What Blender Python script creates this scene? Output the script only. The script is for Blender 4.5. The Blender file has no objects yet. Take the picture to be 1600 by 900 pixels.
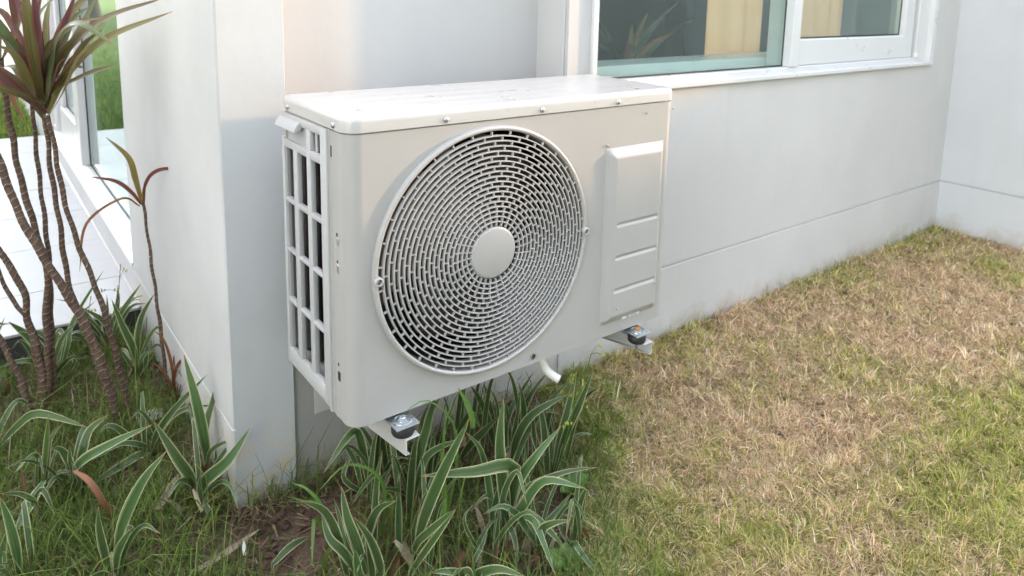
import bpy, bmesh, math, random
import numpy as np
from mathutils import Vector, Matrix
random.seed(7); RNG = np.random.default_rng(11)
PI = math.pi; R = math.radians
scene = bpy.context.scene; COL = scene.collection

# ---------------------------------------------------------------- camera
cam_d = bpy.data.cameras.new("camera"); cam = bpy.data.objects.new("camera", cam_d); COL.objects.link(cam)
cam.location = (-0.48226, -1.11212, 0.77228)
cam.rotation_euler = (1.4074486, -0.0283445, -0.6761067)
cam_d.sensor_width = 36; cam_d.lens = 25.720
cam_d.shift_x = -0.03404; cam_d.shift_y = -0.17465
cam_d.clip_start = 0.02; cam_d.clip_end = 500
cam_d.dof.use_dof = True; cam_d.dof.focus_distance = 1.35; cam_d.dof.aperture_fstop = 6.3
scene.camera = cam

# ---------------------------------------------------------------- light
SUN_EL, SUN_AZ = R(8), R(104)
world = bpy.data.worlds.new("World"); scene.world = world; world.use_nodes = True
wn = world.node_tree; bg = wn.nodes['Background']
sky = wn.nodes.new('ShaderNodeTexSky'); sky.sky_type = 'NISHITA'; sky.sun_disc = False
sky.sun_elevation = SUN_EL; sky.sun_rotation = SUN_AZ
sky.air_density = 1.0; sky.dust_density = 0.2; sky.ozone_density = 1.0
hs = wn.nodes.new('ShaderNodeHueSaturation'); hs.inputs['Saturation'].default_value = 0.45; hs.inputs['Hue'].default_value = 0.525
wn.links.new(sky.outputs[0], hs.inputs['Color']); wn.links.new(hs.outputs[0], bg.inputs[0])
bg.inputs[1].default_value = 0.15
sun_d = bpy.data.lights.new("sun", 'SUN'); sun = bpy.data.objects.new("sun", sun_d); COL.objects.link(sun)
sun_d.energy = 0.5; sun_d.angle = R(1.5); sun_d.color = (.50, .315, .165)
sd = Vector((math.sin(SUN_AZ)*math.cos(SUN_EL), math.cos(SUN_AZ)*math.cos(SUN_EL), math.sin(SUN_EL)))
sun.rotation_euler = sd.to_track_quat('Z', 'Y').to_euler(); sun.location = sd*30
vs = scene.view_settings; vs.view_transform = 'Standard'; vs.look = 'None'; vs.gamma = 1; vs.use_curve_mapping = False
vs.exposure = 4.28
scene.render.engine = 'CYCLES'; scene.cycles.max_bounces = 8; scene.cycles.transparent_max_bounces = 16
scene.cycles.use_denoising = True

# ---------------------------------------------------------------- helpers
def tag(o, label=None, cat=None, group=None, kind=None):
    if label: o['label'] = label
    if cat: o['category'] = cat
    if group: o['group'] = group
    if kind: o['kind'] = kind
    return o
def empty(name, loc=(0, 0, 0), label=None, cat=None, group=None):
    o = bpy.data.objects.new(name, None); COL.objects.link(o); o.location = loc
    o.empty_display_size = .05
    return tag(o, label, cat, group)
def wloc(o):
    v = o.location+o.matrix_parent_inverse.translation
    return v+wloc(o.parent) if o.parent else o.location.copy()
def adopt(o, parent):
    o.parent = parent; o.matrix_parent_inverse = Matrix.Translation(-wloc(parent)); return o
def link(name, me, mat, parent=None):
    o = bpy.data.objects.new(name, me); COL.objects.link(o)
    if mat is not None and len(me.materials) == 0: me.materials.append(mat)
    if parent is not None: adopt(o, parent)
    return o
def bmo(name, bm, mat, parent=None, smooth=False, angle=None):
    me = bpy.data.meshes.new(name)
    bmesh.ops.recalc_face_normals(bm, faces=bm.faces[:])
    if smooth:
        lim = math.cos(R(angle or 40))
        for f in bm.faces: f.smooth = True
        for e in bm.edges:
            if len(e.link_faces) == 2 and e.link_faces[0].normal.dot(e.link_faces[1].normal) < lim: e.smooth = False
    bm.to_mesh(me); bm.free()
    return link(name, me, mat, parent)
def box(bm, x0, x1, y0, y1, z0, z1, bev=0, seg=1):
    b = bmesh.new() if bev else bm
    v = [b.verts.new(p) for p in ((x0,y0,z0),(x1,y0,z0),(x1,y1,z0),(x0,y1,z0),(x0,y0,z1),(x1,y0,z1),(x1,y1,z1),(x0,y1,z1))]
    for f in ((0,3,2,1),(4,5,6,7),(0,1,5,4),(1,2,6,5),(2,3,7,6),(3,0,4,7)): b.faces.new([v[i] for i in f])
    if bev:
        bmesh.ops.bevel(b, geom=b.edges[:], offset=bev, segments=seg, affect='EDGES', profile=.5)
        merge(bm, b)
def merge(bm, b):
    me = bpy.data.meshes.new('tmp'); b.to_mesh(me); b.free(); bm.from_mesh(me); bpy.data.meshes.remove(me)
def prism(bm, prof, fn, a, b):
    """closed profile (list of 2-tuples) extruded from a to b; fn(p,q,t) -> xyz"""
    A = [bm.verts.new(fn(p, q, a)) for p, q in prof]; B = [bm.verts.new(fn(p, q, b)) for p, q in prof]
    n = len(prof)
    for i in range(n): bm.faces.new((A[i], A[(i+1) % n], B[(i+1) % n], B[i]))
    bm.faces.new(A); bm.faces.new(B[::-1])
def rings(bm, L, close=True, cap0=False, cap1=False):
    V = [[bm.verts.new(p) for p in r] for r in L]; n = len(L[0])
    for a, b in zip(V[:-1], V[1:]):
        for i in range(n if close else n-1): bm.faces.new((a[i], a[(i+1) % n], b[(i+1) % n], b[i]))
    if cap0: bm.faces.new(V[0][::-1])
    if cap1: bm.faces.new(V[-1])
    return V
def catmull(P, m):
    P = [np.array(p, float) for p in P]; P = [2*P[0]-P[1]]+P+[2*P[-1]-P[-2]]; out = []
    for i in range(1, len(P)-2):
        for k in range(m):
            t = k/m; a, b, c, d = P[i-1:i+3]
            out.append(.5*((2*b)+(c-a)*t+(2*a-5*b+4*c-d)*t*t+(3*b-a-3*c+d)*t**3))
    out.append(P[-2]); return np.array(out)
def tube(bm, P, rad, n=8, cap=True, uv=None):
    P = np.asarray(P, float); T = np.gradient(P, axis=0); T /= np.linalg.norm(T, axis=1)[:, None]
    ref = np.array([0, 0, 1.]) if abs(T[0][2]) < .9 else np.array([1., 0, 0])
    u = np.cross(T[0], ref); u /= np.linalg.norm(u); L = []
    for i in range(len(P)):
        u = u-T[i]*(u@T[i]); u /= np.linalg.norm(u); w = np.cross(T[i], u)
        r = rad[i] if hasattr(rad, '__len__') else rad
        L.append([tuple(P[i]+r*(math.cos(2*PI*k/n)*u+math.sin(2*PI*k/n)*w)) for k in range(n)])
    f0 = len(bm.faces)
    rings(bm, L, True, cap, cap)
    if uv is not None:
        bm.faces.ensure_lookup_table(); s = np.concatenate([[0], np.cumsum(np.linalg.norm(np.diff(P, axis=0), axis=1))])
        for i in range(len(P)-1):
            for k in range(n):
                f = bm.faces[f0+i*n+k]
                for l, (uu, vv) in zip(f.loops, ((k/n, s[i]), ((k+1)/n, s[i]), ((k+1)/n, s[i+1]), (k/n, s[i+1]))): l[uv].uv = (uu, vv)
def lathe_y(bm, cx, cz, prof, n=96, close=False):
    """profile of (radius, y) spun round the Y axis through (cx, cz)"""
    L = [[(cx+r*math.cos(2*PI*k/n), y, cz+r*math.sin(2*PI*k/n)) for k in range(n)] for r, y in prof]
    if close: L = L+[L[0]]
    rings(bm, L); 
    bmesh.ops.remove_doubles(bm, verts=bm.verts[:], dist=1e-6)
def lathe_z(bm, cx, cy, prof, n=24):
    L = [[(cx+r*math.cos(2*PI*k/n), cy+r*math.sin(2*PI*k/n), z) for k in range(n)] for r, z in prof]
    rings(bm, L, True, True, True)

# ---------------------------------------------------------------- materials
def mat(name, col, rough=.5, metal=0., coat=0., spec=.5):
    m = bpy.data.materials.new(name); m.use_nodes = True; b = m.node_tree.nodes['Principled BSDF']
    b.inputs['Base Color'].default_value = (*col, 1); b.inputs['Roughness'].default_value = rough
    b.inputs['Metallic'].default_value = metal; b.inputs['Coat Weight'].default_value = coat
    b.inputs['Specular IOR Level'].default_value = spec
    return m
class NT:
    def __init__(s, m): s.t = m.node_tree; s.b = s.t.nodes.get('Principled BSDF'); s.out = s.t.nodes.get('Material Output')
    def n(s, typ, **kw):
        x = s.t.nodes.new(typ)
        for k, v in kw.items():
            if hasattr(x, k): setattr(x, k, v)
            else: x.inputs[k.replace('_', ' ')].default_value = v
        return x
    def l(s, a, b): s.t.links.new(a, b)
    def pos(s): return s.n('ShaderNodeTexCoord').outputs['Object']
    def noise(s, scale, detail=4, rough=.55, vec=None):
        x = s.n('ShaderNodeTexNoise'); x.inputs['Scale'].default_value = scale; x.inputs['Detail'].default_value = detail; x.inputs['Roughness'].default_value = rough
        s.l(vec if vec is not None else s.pos(), x.inputs['Vector']); return x.outputs['Fac']
    def ramp(s, fac, stops):
        x = s.n('ShaderNodeValToRGB'); e = x.color_ramp.elements
        while len(e) < len(stops): e.new(.5)
        for q, (p, c) in zip(e, stops): q.position = p; q.color = (*c, 1) if len(c) == 3 else c
        s.l(fac, x.inputs['Fac']); return x.outputs['Color']
    def rng(s, fac, a, b, c=0., d=1., smooth=True):
        x = s.n('ShaderNodeMapRange'); x.interpolation_type = 'SMOOTHSTEP' if smooth else 'LINEAR'
        for k, v in zip(('From Min', 'From Max', 'To Min', 'To Max'), (a, b, c, d)): x.inputs[k].default_value = v
        s.l(fac, x.inputs['Value']); return x.outputs['Result']
    def mix(s, fac, a, b, typ='MIX'):
        x = s.n('ShaderNodeMix'); x.data_type = 'RGBA'; x.blend_type = typ
        for sock, v in ((x.inputs[0], fac), (x.inputs[6], a), (x.inputs[7], b)):
            if hasattr(v, 'links'): s.l(v, sock)
            else: sock.default_value = v if isinstance(v, (int, float)) else (*v, 1)
        return x.outputs[2]
    def math(s, op, a, b=0.):
        x = s.n('ShaderNodeMath'); x.operation = op
        for i, v in enumerate((a, b)):
            if hasattr(v, 'links'): s.l(v, x.inputs[i])
            else: x.inputs[i].default_value = v
        return x.outputs[0]
    def bump(s, h, strength=.3, dist=.002):
        x = s.n('ShaderNodeBump'); x.inputs['Strength'].default_value = strength; x.inputs['Distance'].default_value = dist
        s.l(h, x.inputs['Height']); s.l(x.outputs[0], s.b.inputs['Normal'])
    def color(s, c): s.l(c, s.b.inputs['Base Color'])

def m_wall(name, c, dirt=True):
    m = mat(name, c, .62, spec=.35); t = NT(m)
    a = t.noise(1.6, 5, .6); col = t.mix(t.rng(a, .35, .7), tuple(x*.94 for x in c), tuple(min(1, x*1.03) for x in c))
    mp = t.n('ShaderNodeMapping'); mp.inputs['Scale'].default_value = (14, 14, .7); t.l(t.pos(), mp.inputs['Vector'])
    col = t.mix(t.rng(t.noise(1, 5, .65, mp.outputs[0]), .5, .8, 0, .35), col, tuple(x*.86 for x in c))
    if dirt:
        sx = t.n('ShaderNodeSeparateXYZ'); t.l(t.pos(), sx.inputs[0]); z = sx.outputs['Z']
        g = t.noise(9, 6, .7); zz = t.math('ADD', z, t.math('MULTIPLY', t.math('SUBTRACT', g, .5), .22))
        k = t.rng(zz, -.345, -.25, .6, 0.)
        col = t.mix(k, col, (.34, .29, .22))
        specks = t.noise(120, 2, .5); col = t.mix(t.rng(specks, .74, .80, 0, .35), col, (.42, .39, .34))
    t.color(col)
    t.bump(t.math('ADD', t.noise(220, 3, .6), t.math('MULTIPLY', t.noise(28, 3), 1.6)), .16, .0015)
    return m
M = {}
M['wall'] = m_wall('wall_paint', (.535, .53, .525))
M['plinth_shade'] = m_wall('shade_dark_render', (.33, .325, .305))  # darker copy of the wall paint: shade under the unit put into the colour
M['wall_b'] = m_wall('wall_paint_cool', (.50, .51, .525))
def m_pillar():
    c = (.64, .65, .655); m = mat('pillar_paint', c, .6, spec=.35); t = NT(m)
    sx = t.n('ShaderNodeSeparateXYZ'); t.l(t.pos(), sx.inputs[0]); z = sx.outputs['Z']
    col = t.mix(t.rng(t.noise(2.2, 5, .6), .35, .7), (.475, .485, .49), (.53, .54, .545))
    low = t.rng(z, -.34, -.12, 1, 0)
    peel = t.math('MULTIPLY', t.rng(t.noise(16, 4, .65), .50, .56), low)
    col = t.mix(peel, col, (.55, .49, .38))
    col = t.mix(t.math('MULTIPLY', t.rng(t.noise(22, 6, .7), .42, .7), t.rng(z, -.35, -.25, .75, 0)), col, (.27, .23, .17))
    t.color(col)
    rough = t.math('MULTIPLY', t.noise(150, 4, .7), t.math('ADD', t.math('MULTIPLY', low, 5), .35))
    t.bump(t.math('SUBTRACT', t.math('ADD', rough, t.math('MULTIPLY', t.noise(25, 3), .6)), t.math('MULTIPLY', peel, 1.2)), .32, .002)
    return m
M['pillar'] = m_pillar()
def m_paint(name, c, rough=.36, coat=.15, var=.04, dusty=.14):
    m = mat(name, c, rough, coat=coat); t = NT(m); m.node_tree.nodes['Principled BSDF'].inputs['Coat Roughness'].default_value = .25
    col = t.mix(t.rng(t.noise(5, 6, .65), .3, .75), tuple(x*(1-var) for x in c), c)
    dust = t.rng(t.noise(90, 6, .75), .6, .9, 0, dusty); t.color(t.mix(dust, col, (.50, .46, .40)))
    t.l(t.rng(t.noise(12, 5, .7), .2, .8, rough-.06, rough+.12), t.b.inputs['Roughness'])
    t.bump(t.noise(420, 2, .5), .04, .0008)
    return m
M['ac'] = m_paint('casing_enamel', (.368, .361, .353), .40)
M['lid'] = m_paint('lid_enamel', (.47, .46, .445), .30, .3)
M['plastic'] = m_paint('grille_plastic', (.385, .375, .365), .42, .1)
M['sidepl'] = m_paint('side_plastic', (.43, .435, .44), .45, .05)
M['dark'] = mat('dark_cavity', (.022, .019, .017), .6)
M['fan'] = mat('fan_plastic', (.075, .065, .058), .45)
M['coil'] = mat('coil_metal', (.35, .36, .37), .45, .6)
M['zinc'] = m_paint('zinc_plate', (.50, .54, .57), .28, 0); M['zinc'].node_tree.nodes['Principled BSDF'].inputs['Metallic'].default_value = .85
M['rust'] = mat('rusty_bolt', (.42, .16, .05), .7, .2)
M['screw'] = mat('screw_steel', (.45, .46, .48), .3, .9)
M['rubber'] = mat('black_rubber', (.02, .02, .021), .55)
M['bracket'] = m_paint('bracket_paint', (.50, .49, .47), .4, .1)
M['pvc'] = m_paint('white_pvc', (.72, .70, .66), .4, .1)
M['sticker'] = mat('sticker_film', (.75, .75, .73), .3)
M['frame'] = m_paint('white_upvc', (.62, .625, .63), .30, .2, .02, .0)
M['gasket'] = mat('gasket_rubber', (.015, .02, .02), .5)
def m_glass(name, tint, lo, hi):
    m = bpy.data.materials.new(name); m.use_nodes = True; t = NT(m); t.t.nodes.remove(t.b)
    tr = t.n('ShaderNodeBsdfTransparent'); tr.inputs[0].default_value = (*tint, 1)
    gl = t.n('ShaderNodeBsdfGlossy'); gl.inputs['Roughness'].default_value = .012; gl.inputs['Color'].default_value = (.95, 1, .98, 1)
    lw = t.n('ShaderNodeLayerWeight'); lw.inputs['Blend'].default_value = .5       # facing = 1 - |cos|
    mx = t.n('ShaderNodeMixShader'); t.l(t.rng(t.math('POWER', lw.outputs['Facing'], 4.), 0, 1, lo, hi, False), mx.inputs[0])
    t.l(tr.outputs[0], mx.inputs[1]); t.l(gl.outputs[0], mx.inputs[2]); t.l(mx.outputs[0], t.out.inputs['Surface'])
    return m
M['glass'] = m_glass('tinted_glass', (.90, .97, .945), .06, 1.0)
M['glass_b'] = m_glass('coated_glass', (.78, .88, .86), .14, 1.0)
M['tile'] = m_paint('terrace_tile', (.47, .47, .475), .35, .1, .05)
M['grout'] = mat('grout', (.45, .44, .42), .9)
M['riser'] = mat('dark_riser', (.05, .052, .055), .7)
M['room'] = mat('room_wall', (.30, .36, .33), .8)
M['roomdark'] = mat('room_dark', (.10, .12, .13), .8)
M['roof'] = mat('roof_render', (.5, .49, .47), .8)
def m_beige_reflection():  # beige cloth that imitates a reflection in the window glass
    m = mat('beige_reflection', (.88, .50, .25), .85); t = NT(m)
    t.color(t.mix(t.rng(t.noise(3, 3), .35, .7), (.88, .47, .26), (.95, .56, .33))); return m
M['curtain'] = m_beige_reflection(); M['sheer'] = mat('pale_curtain', (.80, .78, .66), .85)
M['redframe'] = mat('poster_red', (.55, .10, .10), .6); M['poster'] = mat('poster_paper', (.55, .62, .60), .7)
M['blueframe'] = mat('poster_blue', (.22, .42, .55), .6); M['yellow'] = mat('poster_yellow', (.70, .50, .12), .7)
M['pot'] = mat('brown_pot', (.30, .14, .08), .7)
def m_leaf(name, mid, dark, edge=None, tip=None, transl=.25, margin=.74, rough=.38):
    m = mat(name, mid, rough, spec=.5); t = NT(m)
    uv = t.n('ShaderNodeUVMap'); sx = t.n('ShaderNodeSeparateXYZ'); t.l(uv.outputs[0], sx.inputs[0])
    u, v = sx.outputs['X'], sx.outputs['Y']
    d = t.math('ABSOLUTE', t.math('SUBTRACT', u, .5)); d = t.math('MULTIPLY', d, 2)
    cb = t.n('ShaderNodeCombineXYZ'); t.l(t.math('MULTIPLY', u, 26), cb.inputs[0]); t.l(t.math('MULTIPLY', v, 1.2), cb.inputs[1])
    oi = t.n('ShaderNodeObjectInfo'); t.l(t.math('MULTIPLY', oi.outputs['Random'], 50), cb.inputs[2])
    st = t.noise(1.0, 4, .6, cb.outputs[0])
    col = t.mix(t.rng(st, .32, .68), dark, mid)
    hv = t.n('ShaderNodeHueSaturation'); t.l(col, hv.inputs['Color'])
    t.l(t.rng(oi.outputs['Random'], 0, 1, .8, 1.25, False), hv.inputs['Value']); t.l(t.rng(oi.outputs['Random'], 0, 1, .482, .512, False), hv.inputs['Hue']); col = hv.outputs[0]
    if edge is not None:
        dj = t.math('ADD', d, t.math('MULTIPLY', t.math('SUBTRACT', st, .5), .16))
        k = t.rng(dj, margin, margin+.07); col = t.mix(k, col, edge)
        col = t.mix(t.math('MULTIPLY', t.rng(dj, margin-.16, margin-.1), t.math('SUBTRACT', t.rng(dj, margin-.1, margin-.02, 1, 0), 0.)), col, tuple(.5*(a+b) for a, b in zip(mid, edge)))
    if tip is not None:
        vj = t.math('ADD', v, t.math('MULTIPLY', t.math('SUBTRACT', st, .5), .08))
        col = t.mix(t.rng(vj, .945, .985), col, tip)
    blot = t.rng(t.noise(38, 4, .7), .66, .76, 0, .5); col = t.mix(blot, col, tuple(x*.6+.03 for x in mid))
    t.color(col)
    t.bump(st, .25, .001)
    tl = t.n('ShaderNodeBsdfTranslucent'); t.l(col, tl.inputs[0])
    mx = t.n('ShaderNodeMixShader'); mx.inputs[0].default_value = transl
    t.l(t.b.outputs[0], mx.inputs[1]); t.l(tl.outputs[0], mx.inputs[2]); t.l(mx.outputs[0], t.out.inputs['Surface'])
    return m
M['lily'] = m_leaf('variegated_leaf', (.085, .145, .045), (.032, .072, .025), (.60, .60, .36), (.34, .17, .06), margin=.86)
M['lily_dry'] = m_leaf('variegated_leaf_dry_tip', (.085, .135, .036), (.035, .070, .022), (.42, .40, .18), (.36, .18, .06), margin=.83)
M['lily_in'] = m_leaf('house_plant_leaf', (.045, .085, .02), (.02, .045, .012))
M['sheath'] = m_leaf('dry_sheath', (.19, .095, .048), (.09, .045, .025), None, None, .1, rough=.8)
M['dead'] = m_leaf('dead_leaf', (.36, .185, .085), (.20, .095, .045), None, None, .15, rough=.7)
M['straw'] = m_leaf('straw_leaf', (.46, .38, .28), (.30, .24, .17), None, None, .15, rough=.8)
DR = [m_leaf('cordyline_olive', (.185, .165, .055), (.085, .085, .032), (.24, .085, .055), (.34, .10, .06), .3, .84, .3),
      m_leaf('cordyline_green', (.16, .20, .085), (.08, .11, .05), (.22, .08, .055), (.30, .10, .06), .3, .84, .3),
      m_leaf('cordyline_purple', (.17, .075, .062), (.085, .038, .038), (.26, .075, .07), (.32, .10, .06), .3, .80, .3),
      m_leaf('cordyline_dry', (.24, .10, .045), (.13, .055, .028), (.28, .10, .05), None, .2, .85, .6),
      m_leaf('cordyline_yellow', (.30, .27, .075), (.17, .155, .045), (.28, .10, .045), (.26, .10, .05), .3, .80, .4),
      m_leaf('cordyline_red', (.22, .085, .045), (.12, .05, .03), (.28, .09, .05), (.24, .09, .05), .3, .84, .45)]
M['grassblade'] = m_leaf('bright_grass', (.13, .23, .045), (.08, .16, .03), None, None, .35, rough=.5)
def m_vcol(name, rough=.7, transl=.3):
    m = mat(name, (.1, .1, .05), rough, spec=.25); t = NT(m); a = t.n('ShaderNodeVertexColor'); a.layer_name = 'Col'
    t.color(a.outputs[0]); tl = t.n('ShaderNodeBsdfTranslucent'); t.l(a.outputs[0], tl.inputs[0])
    mx = t.n('ShaderNodeMixShader'); mx.inputs[0].default_value = transl
    t.l(t.b.outputs[0], mx.inputs[1]); t.l(tl.outputs[0], mx.inputs[2]); t.l(mx.outputs[0], t.out.inputs['Surface']); return m
M['turf'] = m_vcol('turf_blades'); M['debris'] = m_vcol('debris', .9, .05)
def m_bark():
    m = mat('cane_bark', (.2, .13, .09), .75, spec=.3); t = NT(m)
    uv = t.n('ShaderNodeUVMap'); sx = t.n('ShaderNodeSeparateXYZ'); t.l(uv.outputs[0], sx.inputs[0]); u, v = sx.outputs['X'], sx.outputs['Y']
    w = t.noise(20, 3, .6)
    ph = t.math('ADD', t.math('MULTIPLY', v, 62), t.math('ADD', t.math('MULTIPLY', w, 2.2), t.math('MULTIPLY', t.math('SINE', t.math('MULTIPLY', u, 6.2832)), .16)))
    fr = t.math('FRACT', ph)
    ring = t.math('MULTIPLY', t.rng(fr, .0, .05), t.rng(fr, .07, .13, 1, 0))
    col = t.ramp(t.noise(70, 5, .7), [(.25, (.035, .022, .017)), (.5, (.085, .053, .037)), (.78, (.20, .135, .095))])
    col = t.mix(t.rng(fr, .2, 1.0, .35, 0, False), col, (.20, .13, .09))
    col = t.mix(t.math('MULTIPLY', ring, t.rng(t.noise(90, 2), .3, .55)), col, (.40, .35, .29))
    t.color(col); t.bump(t.math('ADD', t.math('MULTIPLY', ring, .8), t.math('MULTIPLY', t.noise(160, 4, .7), .6)), .7, .002); return m
M['bark'] = m_bark()
def m_ground():
    m = mat('soil', (.1, .07, .05), .95, spec=.15); t = NT(m); g = t.n('ShaderNodeNewGeometry').outputs['Position']
    soil = t.ramp(t.noise(24, 8, .7, g), [(.25, (.045, .030, .022)), (.5, (.115, .078, .056)), (.8, (.215, .155, .115))])
    thatch = t.ramp(t.noise(60, 8, .75, g), [(.25, (.10, .065, .04)), (.5, (.29, .20, .12)), (.8, (.48, .35, .22))])
    green = t.ramp(t.noise(3, 8, .7, g), [(.3, (.09, .13, .03)), (.6, (.17, .20, .055)), (.85, (.27, .27, .09))])
    sx = t.n('ShaderNodeSeparateXYZ'); t.l(g, sx.inputs[0]); x, y = sx.outputs['X'], sx.outputs['Y']
    s = t.math('SUBTRACT', x, t.math('ADD', .52, t.math('MULTIPLY', y, .55)))
    s = t.math('ADD', s, t.math('MULTIPLY', t.math('SUBTRACT', t.noise(9, 3, .6, g), .5), .2))
    col = t.mix(t.rng(s, -.05, .05), soil, thatch)
    far = t.math('MAXIMUM', t.rng(y, 4.2, 4.6), t.math('MAXIMUM', t.rng(y, -1.6, -2.6), t.rng(x, -1.6, -2.6)))
    t.color(t.mix(far, col, green))
    t.bump(t.math('ADD', t.noise(70, 8, .75, g), t.noise(14, 4, .6, g)), .9, .012); return m
M['ground'] = m_ground()
M['stone'] = m_wall('pale_stone', (.55, .52, .47), False)
M['foliage'] = m_vcol('tree_foliage', .6, .3); M['trunk'] = mat('tree_bark', (.13, .10, .075), .9)
M['flower'] = mat('yellow_green_bud', (.35, .36, .06), .6); M['petal'] = mat('white_petal', (.75, .75, .72), .6)
M['beige'] = m_wall('blocker_house_render', (.50, .50, .50), False)

# ---------------------------------------------------------------- ground and terrace
GZ = -.345
def ground():
    bm = bmesh.new()
    xs = sorted(set([-150, -40, -12, -4, -2]+list(np.round(np.arange(-1.2, 3.6, .04), 3))+[4, 6, 12, 40, 150]))
    ys = sorted(set([-150, -40, -12, -4, -2.4]+list(np.round(np.arange(-1.6, 1.7, .04), 3))+[2, 4, 8, 20, 60, 150]))
    V = [[bm.verts.new((x, y, GZ-.004+(.010*math.sin(x*9.1+y*4)*math.sin(y*11.3-x*3)+.004*math.sin(x*31)*math.sin(y*27) if -1.3 < x < 3.2 and -1.6 < y < 1.35 else 0))) for y in ys] for x in xs]
    for i in range(len(xs)-1):
        for j in range(len(ys)-1): bm.faces.new((V[i][j], V[i+1][j], V[i+1][j+1], V[i][j+1]))
    return tag(bmo('ground', bm, M['ground'], None, True, 180), kind='structure')
ground()
TZ = -.26; TX1 = -.0960
terr = empty('terrace', (-1.5, 2.9, TZ)); tag(terr, kind='structure')
bm = bmesh.new(); box(bm, -3.0, TX1, 1.40, 4.55, -.5, TZ-.010); bmo('slab', bm, M['grout'], terr)
bm = bmesh.new(); box(bm, -3.0, TX1, 1.385, 1.3995, -.5, TZ-.014); bmo('riser', bm, M['riser'], terr)
ys = [1.383]+[1.70+.467*k for k in range(6)]+[4.55]
tmesh = {}
for j in range(len(ys)-1):
    for i in range(5):
        x1 = TX1-i*.60; x0 = x1-.597; y0 = ys[j]+(.0025 if j else 0); y1 = ys[j+1]-.0025
        dz = random.uniform(-.0006, .0006)
        bm = bmesh.new(); box(bm, x0+.0015, x1, y0, y1, TZ-.0095, TZ+dz, .0015)
        bmo('tile', bm, M['tile'], terr)

# ---------------------------------------------------------------- house
house = empty('house', (1.5, 1.5, GZ), 'white rendered house with a corner pillar, recessed wall and white framed sliding windows', 'house')
YW, YR, XL, XR = .37, .505, .785, 3.19
GR = -.093; px1_ = .0375
bm = bmesh.new()
prof = [(YW, .485), (YW, GR+.004), (YW+.007, GR+.002), (YW+.007, GR-.003), (YW-.0015, GR-.005), (YW-.0015, -.7), (YW+.2, -.7), (YW+.2, .485)]
prism(bm, prof, lambda y, z, x: (x, y, z), XL, XR)
box(bm, XL, .865, YW, YW+.2, .485, 3); box(bm, 2.93, XR, YW, YW+.2, .485, 3); box(bm, .865, 2.93, YW, YW+.2, 1.75, 3)
bmesh.ops.remove_doubles(bm, verts=bm.verts[:], dist=1e-5)
bmo('window_wall', bm, M['wall'], house)
bm = bmesh.new(); box(bm, .0, XL, YR, YR+.2, -.7, 3); bmo('recess_wall', bm, M['wall'], house)
bm = bmesh.new(); box(bm, px1_-.02, .31, YW+.028, YR+.1, -.7, .22); bmo('plinth_wall', bm, M['plinth_shade'], house)
bm = bmesh.new(); box(bm, .3105, XL+.002, YW+.0018, YR+.1, -.7, .22); bmo('plinth_wall', bm, M['wall'], house)
# thin vertical reveal trim on the return of the window wall
bm = bmesh.new(); box(bm, XL-.006, XL, YW+.012, YW+.10, -.6, 3, .002); bmo('reveal_trim', bm, M['wall'], house)
bm = bmesh.new()
prof = [(XR, 3), (XR, GR+.004), (XR+.007, GR+.002), (XR+.007, GR-.003), (XR-.0015, GR-.005), (XR-.0015, -.7), (XR+.2, -.7), (XR+.2, 3)]
prism(bm, prof, lambda x, z, y: (x, y, z), -.065, YW+.2)
bmo('projecting_wall', bm, M['wall_b'], house)
# corner pillar and the deep side wall behind it (one plan outline)
px0, px1, py0, py1 = -.0945, .0375, .390, 1.48
bm = bmesh.new()
c = .0035
plan = [(px0+c, py0), (px1-.0008, py0), (px1, py0+.0008), (px1, YR+.05), (.25, YR+.05), (.25, py1), (px0, py1), (px0, py0+c)]
gz = -.167
def ringz(z, inset=0): return [((x+inset if abs(x-px0) < .004 else x), (y), z) for x, y in plan]
rings(bm, [ringz(-.7), ringz(gz-.0035), ringz(gz-.002, .004), ringz(gz+.002, .004), ringz(gz+.0035), ringz(3)], True, True, True)
bmo('corner_pillar', bm, M['pillar'], house)
# side wall with the sliding window, beyond the pillar
bm = bmesh.new()
box(bm, px0, .12, py1, 4.02, -.7, -.157); box(bm, px0, .12, 4.02, 26, -.7, 3); box(bm, px0, .12, py1, 4.02, 1.9, 3)
bmo('side_wall', bm, M['wall_b'], house)
bm = bmesh.new(); tube(bm, [(px0-.001, py1-.1, TZ+.002), (px0-.001, 4.5, TZ+.002)], .005, 8); bmo('sealant_bead', bm, M['frame'], house, True, 180)
bm = bmesh.new(); box(bm, -.3, 3.6, YR+.15, 26, 3.0, 3.15); bmo('roof', bm, M['roof'], house)
# room behind the windows
bm = bmesh.new()
box(bm, .26, 3.5, 3.3, 3.4, -.4, 2.9); box(bm, .26, .30, .72, 3.3, -.4, 2.9); box(bm, 3.42, 3.5, .6, 3.3, -.4, 2.9)
bmo('room_wall', bm, M['room'], house)
bm = bmesh.new(); box(bm, .3, 3.42, .58, 3.3, -.5, -.4); bmo('room_floor', bm, M['roomdark'], house)
bm = bmesh.new(); box(bm, .3, 3.42, .58, 3.3, 2.6, 2.7); bmo('room_ceiling', bm, M['room'], house)
bm = bmesh.new(); box(bm, .14, .18, 1.0, 5, -.5, 2.8); bmo('blind', bm, M['room'], house)
bm = bmesh.new(); box(bm, 2.22, 3.4, 1.15, 1.2, -.4, 2.6); box(bm, .66, 1.25, 2.2, 2.26, -.4, 2.6); bmo('partition', bm, M['roomdark'], house)
bm = bmesh.new(); box(bm, 2.2, 3.3, 2.3, 2.35, -.4, 2.6); bmo('partition', bm, M['room'], house)

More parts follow.
